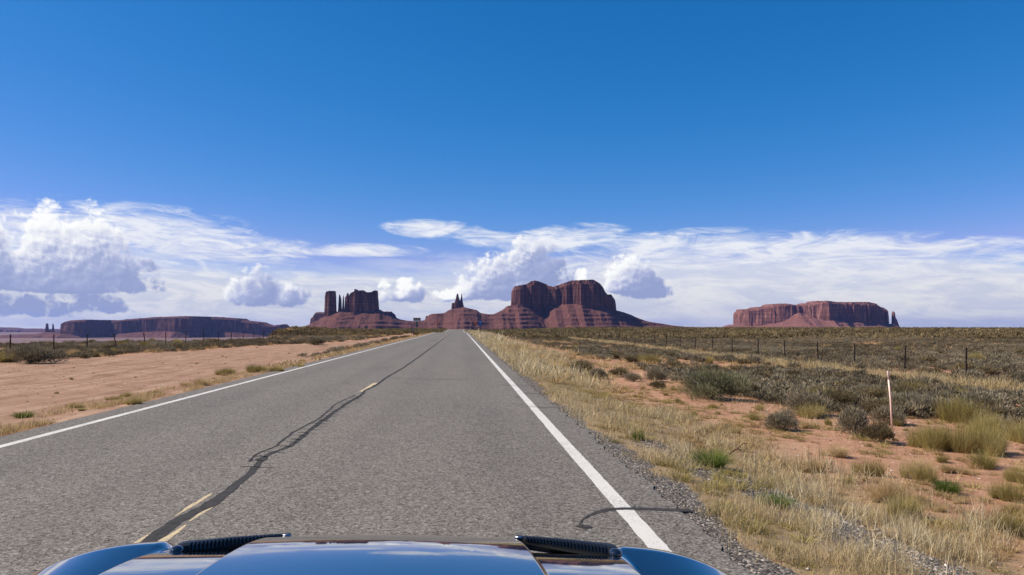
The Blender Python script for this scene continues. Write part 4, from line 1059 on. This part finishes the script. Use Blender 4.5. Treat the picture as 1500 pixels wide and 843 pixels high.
# ------------------------------------------------------------------ road signs
M_STEEL = simple('weathered steel post', (.07, .06, .052), .6, .4)
M_BACK = simple('sign panel grey brown', (.22, .19, .165), .5, .5)
M_TEAL = simple('sign panel dull green', (.075, .115, .10), .45, .2)
M_BLUE = simple('blue sign sheeting', (.012, .055, .28), .4, var=.05)
M_SWHITE = simple('white sign legend', (.72, .74, .76), .4)
M_ORANGE = simple('orange sign sheeting', (.75, .11, .02), .45, var=.05)
M_PINKO = simple('faded orange sign', (.62, .20, .12), .5)
def sign_root(name, label, px, D, z=None):
    x, _ = at_depth(px, 480, D); o = empty(name, (x, D, gz(x, D))); tag(o, label, 'sign'); return o
def zz(root, py):  # height above the sign's foot seen at this row of the photo
    return at_depth(680, py, root.location.y)[1] - root.location.z
s = sign_root('road_sign', 'wide grey brown board over a narrow green panel on a post left of the road', 610.8, 116)
q = 116 / 1112
mb = MB(); mb.box((0, .03, zz(s, 465.8) / 2), (.07, .05, zz(s, 465.8))); mb.build('post', M_STEEL, s)
mb = MB(); mb.box((0, 0, zz(s, 468.2)), (10.6 * q, .02, 4.4 * q)); mb.build('board', M_BACK, s, bevel=.01)
mb = MB(); mb.box((0, -.002, zz(s, 466.2)), (10.8 * q, .03, .6 * q)); mb.build('top_rail', M_STEEL, s)
mb = MB(); mb.box((-.02, -.01, zz(s, 475.2)), (3.6 * q, .02, 8.4 * q)); mb.build('panel', M_TEAL, s, bevel=.01)
s = sign_root('marker_sign', 'short grey route marker low on twin stakes left of the wide board sign', 604.8, 112)
q = 112 / 1112
for dx_ in (-.16, .12):
    mb = MB(); mb.box((dx_, 0, zz(s, 481) / 2), (.045, .03, zz(s, 480.5))); mb.build('stake', M_STEEL, s)
mb = MB(); mb.box((0.0, -.025, zz(s, 484)), (2.4 * q, .015, 3.8 * q)); mb.build('panel', simple('pale green grey plate', (.17, .19, .165), .5), s, bevel=.01)
s = sign_root('road_sign', 'small faded orange square sign left of the road at its far end', 641.2, 176)
q = 176 / 1112
mb = MB(); mb.box((0, .03, zz(s, 473.5) / 2), (.08, .05, zz(s, 472))); mb.build('post', M_STEEL, s)
mb = MB(); mb.box((0, 0, zz(s, 473.4)), (3.6 * q, .02, 3.4 * q)); mb.build('panel', M_PINKO, s, bevel=.01)
s = sign_root('delineator', 'short dark delineator stake beside the left edge line', 636.4, 175)
mb = MB(); mb.tube([(0, 0, 0), (0, 0, 5.2 * 175 / 1112)], .05, 6); mb.build('stake', M_STEEL, s)
mb = MB(); mb.box((0, -.055, 4.4 * 175 / 1112), (.09, .01, .16)); mb.build('reflector', simple('dim reflector', (.3, .26, .2), .4), s)
s = sign_root('road_sign', 'blue sign with white markings on a dark post right of the road', 703.6, 134)
q = 134 / 1112
mb = MB(); mb.box((.02, .03, zz(s, 470) / 2), (.07, .05, zz(s, 470))); mb.build('post', M_STEEL, s)
pan = MB(); pan.box((0, 0, zz(s, 473.7)), (4.9 * q, .02, 7.6 * q)); pan = pan.build('panel', M_BLUE, s, bevel=.01)
mb = MB(); W5 = 4.9 * q
for zc, ww, hh in ((475.9, .26, .05), (474.6, .20, .045), (472.4, .34, .16), (471.1, .38, .05)):
    mb.box((0 + (.03 if ww < .3 else 0), -.012, zz(s, zc)), (ww, .006, hh))
mb.build('legend', simple('pale blue legend', (.22, .42, .62), .4), pan)
s = sign_root('warning_sign', 'small orange red diamond sign far right of the road beyond the blue sign', 695.6, 215)
q = 215 / 1112
mb = MB(); mb.box((0, .03, zz(s, 473) / 2), (.08, .05, zz(s, 472))); mb.build('post', M_STEEL, s)
mb = MB(); zc = zz(s, 473.3); r_ = 2.5 * q; mb.prism([(-r_, zc), (0, zc - r_), (r_, zc), (0, zc + r_)], -.01, .01); mb.build('panel', M_ORANGE, s)
s = sign_root('delineator', 'dark delineator stake on the right verge before the far orange diamond', 691.2, 172)
mb = MB(); mb.tube([(0, 0, 0), (0, 0, 7 * 172 / 1112)], .045, 6); mb.build('stake', M_STEEL, s)
mb = MB(); mb.box((0, -.05, 6 * 172 / 1112), (.09, .01, .2)); mb.build('reflector', simple('dim reflector plate', (.25, .2, .16), .4), s)

# ------------------------------------------------------------------ the car whose bonnet shows at the bottom
m, k, surf = material('blue grey car paint')
tcn = k.n.new('ShaderNodeTexCoord').outputs['Object']
fl = k.voro(tcn, 900., 'F1', 0, .5, 'Color'); flx = k.sep(fl)[0]
cc = k.mix(flx * .06, (.085, .092, .10), (.10, .107, .115))
dust = k.noise(tcn, 9., 5, .6)
surf(principled(k, cc, k.math('ADD', dust * .04, .05), .92, coat=1.0)); M_CAR = m
M_BLK = simple('black plastic', (.008, .008, .009), .5, var=.1)
M_GLOSS = simple('gloss black trim', (.01, .012, .018), .08, coat=1.0, var=.05)
M_GLASS = simple('headlight lens', (.45, .48, .5), .1, coat=1.0)
M_TYRE = simple('tyre rubber', (.02, .02, .02), .85)
M_RIM = simple('alloy rim', (.45, .45, .46), .3, .9)
CX = -.165
_sil_s = np.array([0, .50, .585, .64, .70, .76, .82, .88, .93, .97])
_sil_z = np.array([.985, .985, .989, .989, .984, .971, .951, .924, .892, .858])
_sil_p = np.polyfit(_sil_s[1:], _sil_z[1:], 4)
def hood_z(s_, y):
    a = np.abs(s_)
    yb = y + .10 * s_ ** 2
    hw = .335 - .05 * (y - 1.5)
    side = sst(hw - .004, hw + .016, a)                     # outside the raised centre
    yy_ = yb + side * .07
    f = .06 * (yy_ - 1.5) + .293 * np.maximum(yy_ - 1.5, 0) ** 3.07
    z = 1.0765 - f - side * .013 + .006 * np.cos(np.clip(s_ / hw, -1, 1) * pi / 2) * (1 - side)
    # crowned wings: they rise towards the front before they roll over
    yc = 1.99 - .10 * (a - .6)
    zf = np.polyval(_sil_p, np.clip(a, .5, .98)) + .085 * (np.minimum(y, yc) - yc) - 2.6 * np.maximum(y - yc, 0) ** 2 / (1 + 1.7 * np.maximum(y - yc, 0)) 
    fen = sst(.54, .60, a)
    return z * (1 - fen) + zf * fen + .006 - .028 * s_
car = empty('car', (CX, 1.6, 0)); tag(car, 'blue grey car bonnet with two black louvred vents, reflecting the sky', 'car')
def hood_patch(name, s0, s1, y0, y1, ns, ny, flip=False, th=.0):
    s_ = np.linspace(s0, s1, ns); y = np.linspace(y0, y1, ny); S, Y = np.meshgrid(s_, y); Z = hood_z(S, Y)
    me = mesh_np(name, np.stack([S, Y - 1.6, Z], -1).reshape(-1, 3), grid_faces(ny, ns), M_CAR, True); return link(name, me, car)
hood_patch('hood', -.566, .566, .80, 2.62, 601, 240)
for sg in (-1, 1):
    a, b = (-.97, -.569) if sg < 0 else (.569, .97)
    hood_patch('fender', a, b, .62, 2.62, 130, 200)
    # side panel of the wing, with the wheel arch cut
    mb = MB(); ys_ = np.linspace(.62, 2.62, 41); zt = hood_z(np.full(41, .97), ys_)
    vv = []; ff = []
    for i, (yv, zt_) in enumerate(zip(ys_, zt)):
        arch = .36 ** 2 - (yv - 1.75) ** 2; zb = .34 + math.sqrt(arch) if arch > 0 else .34
        zb = min(zb, zt_ - .02)
        for j in range(5): vv.append((sg * (.97 + .02 * sin(j / 4 * pi)), yv - 1.6, zt_ + (zb - zt_) * j / 4))
    for i in range(40):
        for j in range(4):
            q_ = (i * 5 + j, i * 5 + j + 1, (i + 1) * 5 + j + 1, (i + 1) * 5 + j); ff.append(q_ if sg > 0 else q_[::-1])
    mb.add(vv, ff); mb.build('wing_panel', M_CAR, car, True)
    w = MB(); w.tube([(sg * .78, .15, .35), (sg * .80, .15, .35), (sg * .95, .15, .35), (sg * .97, .15, .35)], .34, 32); wh = w.build('wheel', M_TYRE, car, False, bevel=.02)
    w = MB(); w.tube([(sg * .965, .15, .35), (sg * .98, .15, .35)], .22, 24); w.build('rim', M_RIM, wh)
# nose: bumper, grille and lamps below the bonnet lip
zl = float(hood_z(np.array(0.), np.array(2.62)))
mb = MB(); mb.box((0, 1.10, .40), (1.86, .22, .24)); mb.build('front_bumper', M_CAR, car, bevel=.05)
mb = MB(); mb.box((0, 1.0, .585), (1.1, .06, .13))
for i in range(5): mb.box((0, 1.04, .54 + i * .022), (1.08, .03, .008))
mb.build('grille', M_BLK, car)
for sg in (-1, 1):
    mb = MB(); mb.box((sg * .74, .99, .59), (.34, .08, .12)); mb.build('headlight', M_GLASS, car, bevel=.03)
# louvred bonnet vents
def on_hood(s_, y): return np.array([s_, y - 1.6, float(hood_z(np.array(s_), np.array(y)))])
for sg in (-1, 1):
    # ends fixed from the photograph, at the crest of the bonnet
    if sg < 0:
        Pi = at_depth(424, 784, 2.02); Po = at_depth(258, 804, 1.90)
    else:
        Pi = at_depth(757, 787, 2.02); Po = at_depth(905, 807.5, 1.90)
    A = np.array([Pi[0] - CX, .42, Pi[1] + .001]); B = np.array([Po[0] - CX, .30, Po[1] + .004])
    N = 30; body = MB(); prof = []
    for i in range(N + 1):
        t = i / N; c_ = A * (1 - t) + B * t; c_[2] -= .006 * math.sin(t * pi) * 0
        hgt = .004 + .012 * min(1, t * 1.9) ** .8; dep = .015 + .03 * t
        if t > .93: hgt *= math.sqrt(max(0.05, 1 - ((t - .93) / .07) ** 2 * .75))
        prof.append([(c_[0], c_[1] - dep * .5, c_[2] - hgt * .5 - .010), (c_[0], c_[1] - dep * .5, c_[2] - hgt * .55), (c_[0], c_[1] - dep * .42, c_[2] + hgt * .30), (c_[0], c_[1] - dep * .1, c_[2] + hgt * .5), (c_[0], c_[1] + dep * .6, c_[2] + hgt * .35), (c_[0], c_[1] + dep * .8, c_[2] - hgt * .6 - .03)])
    vv = [p for r in prof for p in r]; n_ = 6
    ff = [(i * n_ + j, (i + 1) * n_ + j, (i + 1) * n_ + (j + 1) % n_, i * n_ + (j + 1) % n_) for i in range(N) for j in range(n_)]
    if sg > 0: ff = [f_[::-1] for f_ in ff]
    ff += [tuple(range(n_)), tuple(N * n_ + j for j in range(n_))[::-1]]
    body.add(vv, ff); vent = body.build('hood_vent', M_BLK, car, False)
    ribs = MB()
    for i in range(3, 27):
        p = prof[i]; t = i / N; c0 = Vector(p[1]); c1 = Vector(p[2]); c2 = Vector(p[3])
        for a, b in ((c0, c1), (c1, c2)):
            d_ = Vector((.0022, 0, 0)); up = Vector((0, -.004, .002))
            ribs.add([a - d_, a + d_, b + d_, b - d_, a - d_ + up, a + d_ + up, b + d_ + up, b - d_ + up], [(4, 5, 6, 7), (0, 1, 5, 4), (1, 2, 6, 5), (2, 3, 7, 6), (3, 0, 4, 7)])
    ribs.build('louvre', simple('satin black louvre', (.012, .013, .016), .22, var=.1), vent)
    cap = MB(); e = Vector(B) + Vector((-sg * .012 * -1, -.035, 0)); ring = []
    for i in range(7):
        ph = -pi / 2 + pi * i / 6
        for j in range(12): ring.append((B[0] - sg * .012 + .017 * cos(ph) * cos(j * pi / 6), B[1] - .03 + .02 * cos(ph) * sin(j * pi / 6), B[2] - .001 + .0125 * sin(ph)))
    cap.add(ring, [(i * 12 + j, i * 12 + (j + 1) % 12, (i + 1) * 12 + (j + 1) % 12, (i + 1) * 12 + j) for i in range(6) for j in range(12)])
    cap.build('end_cap', M_GLOSS, vent, True)
    tip = MB(); tip.tube([(A[0] - sg * .006, A[1] - .008, A[2]), (A[0] + sg * .014, A[1] - .012, A[2] + .001)], .0035, 8, .004); tip.build('washer_nozzle', M_RIM, vent, True)

# ------------------------------------------------------------------ air
hz = MB(); hz.box((0, 21000, 200), (124000, 84000, 0)); hz = MB()
zb, ztop = -260., 520.
x0, x1, y0, y1 = -62000., 62000., -22000., 64000.
hz.add([(x0, y0, zb), (x1, y0, zb), (x1, y1, zb), (x0, y1, zb), (x0, y0, ztop), (x1, y0, ztop), (x1, y1, ztop), (x0, y1, ztop)],
       [(3, 2, 1, 0), (4, 5, 6, 7), (0, 1, 5, 4), (1, 2, 6, 5), (2, 3, 7, 6), (3, 0, 4, 7)])
m = bpy.data.materials.new('haze'); m.use_nodes = True; m.node_tree.nodes.clear()
o_ = m.node_tree.nodes.new('ShaderNodeOutputMaterial'); pv = m.node_tree.nodes.new('ShaderNodeVolumePrincipled')
pv.inputs['Color'].default_value = (.30, .42, 1.0, 1); pv.inputs['Density'].default_value = 0.85e-5; pv.inputs['Anisotropy'].default_value = 0.2
m.node_tree.links.new(pv.outputs[0], o_.inputs['Volume'])
HAZE = True
if HAZE:
    tag(hz.build('haze', m), 'thin blue desert haze over the whole plain', 'haze', kind='stuff')
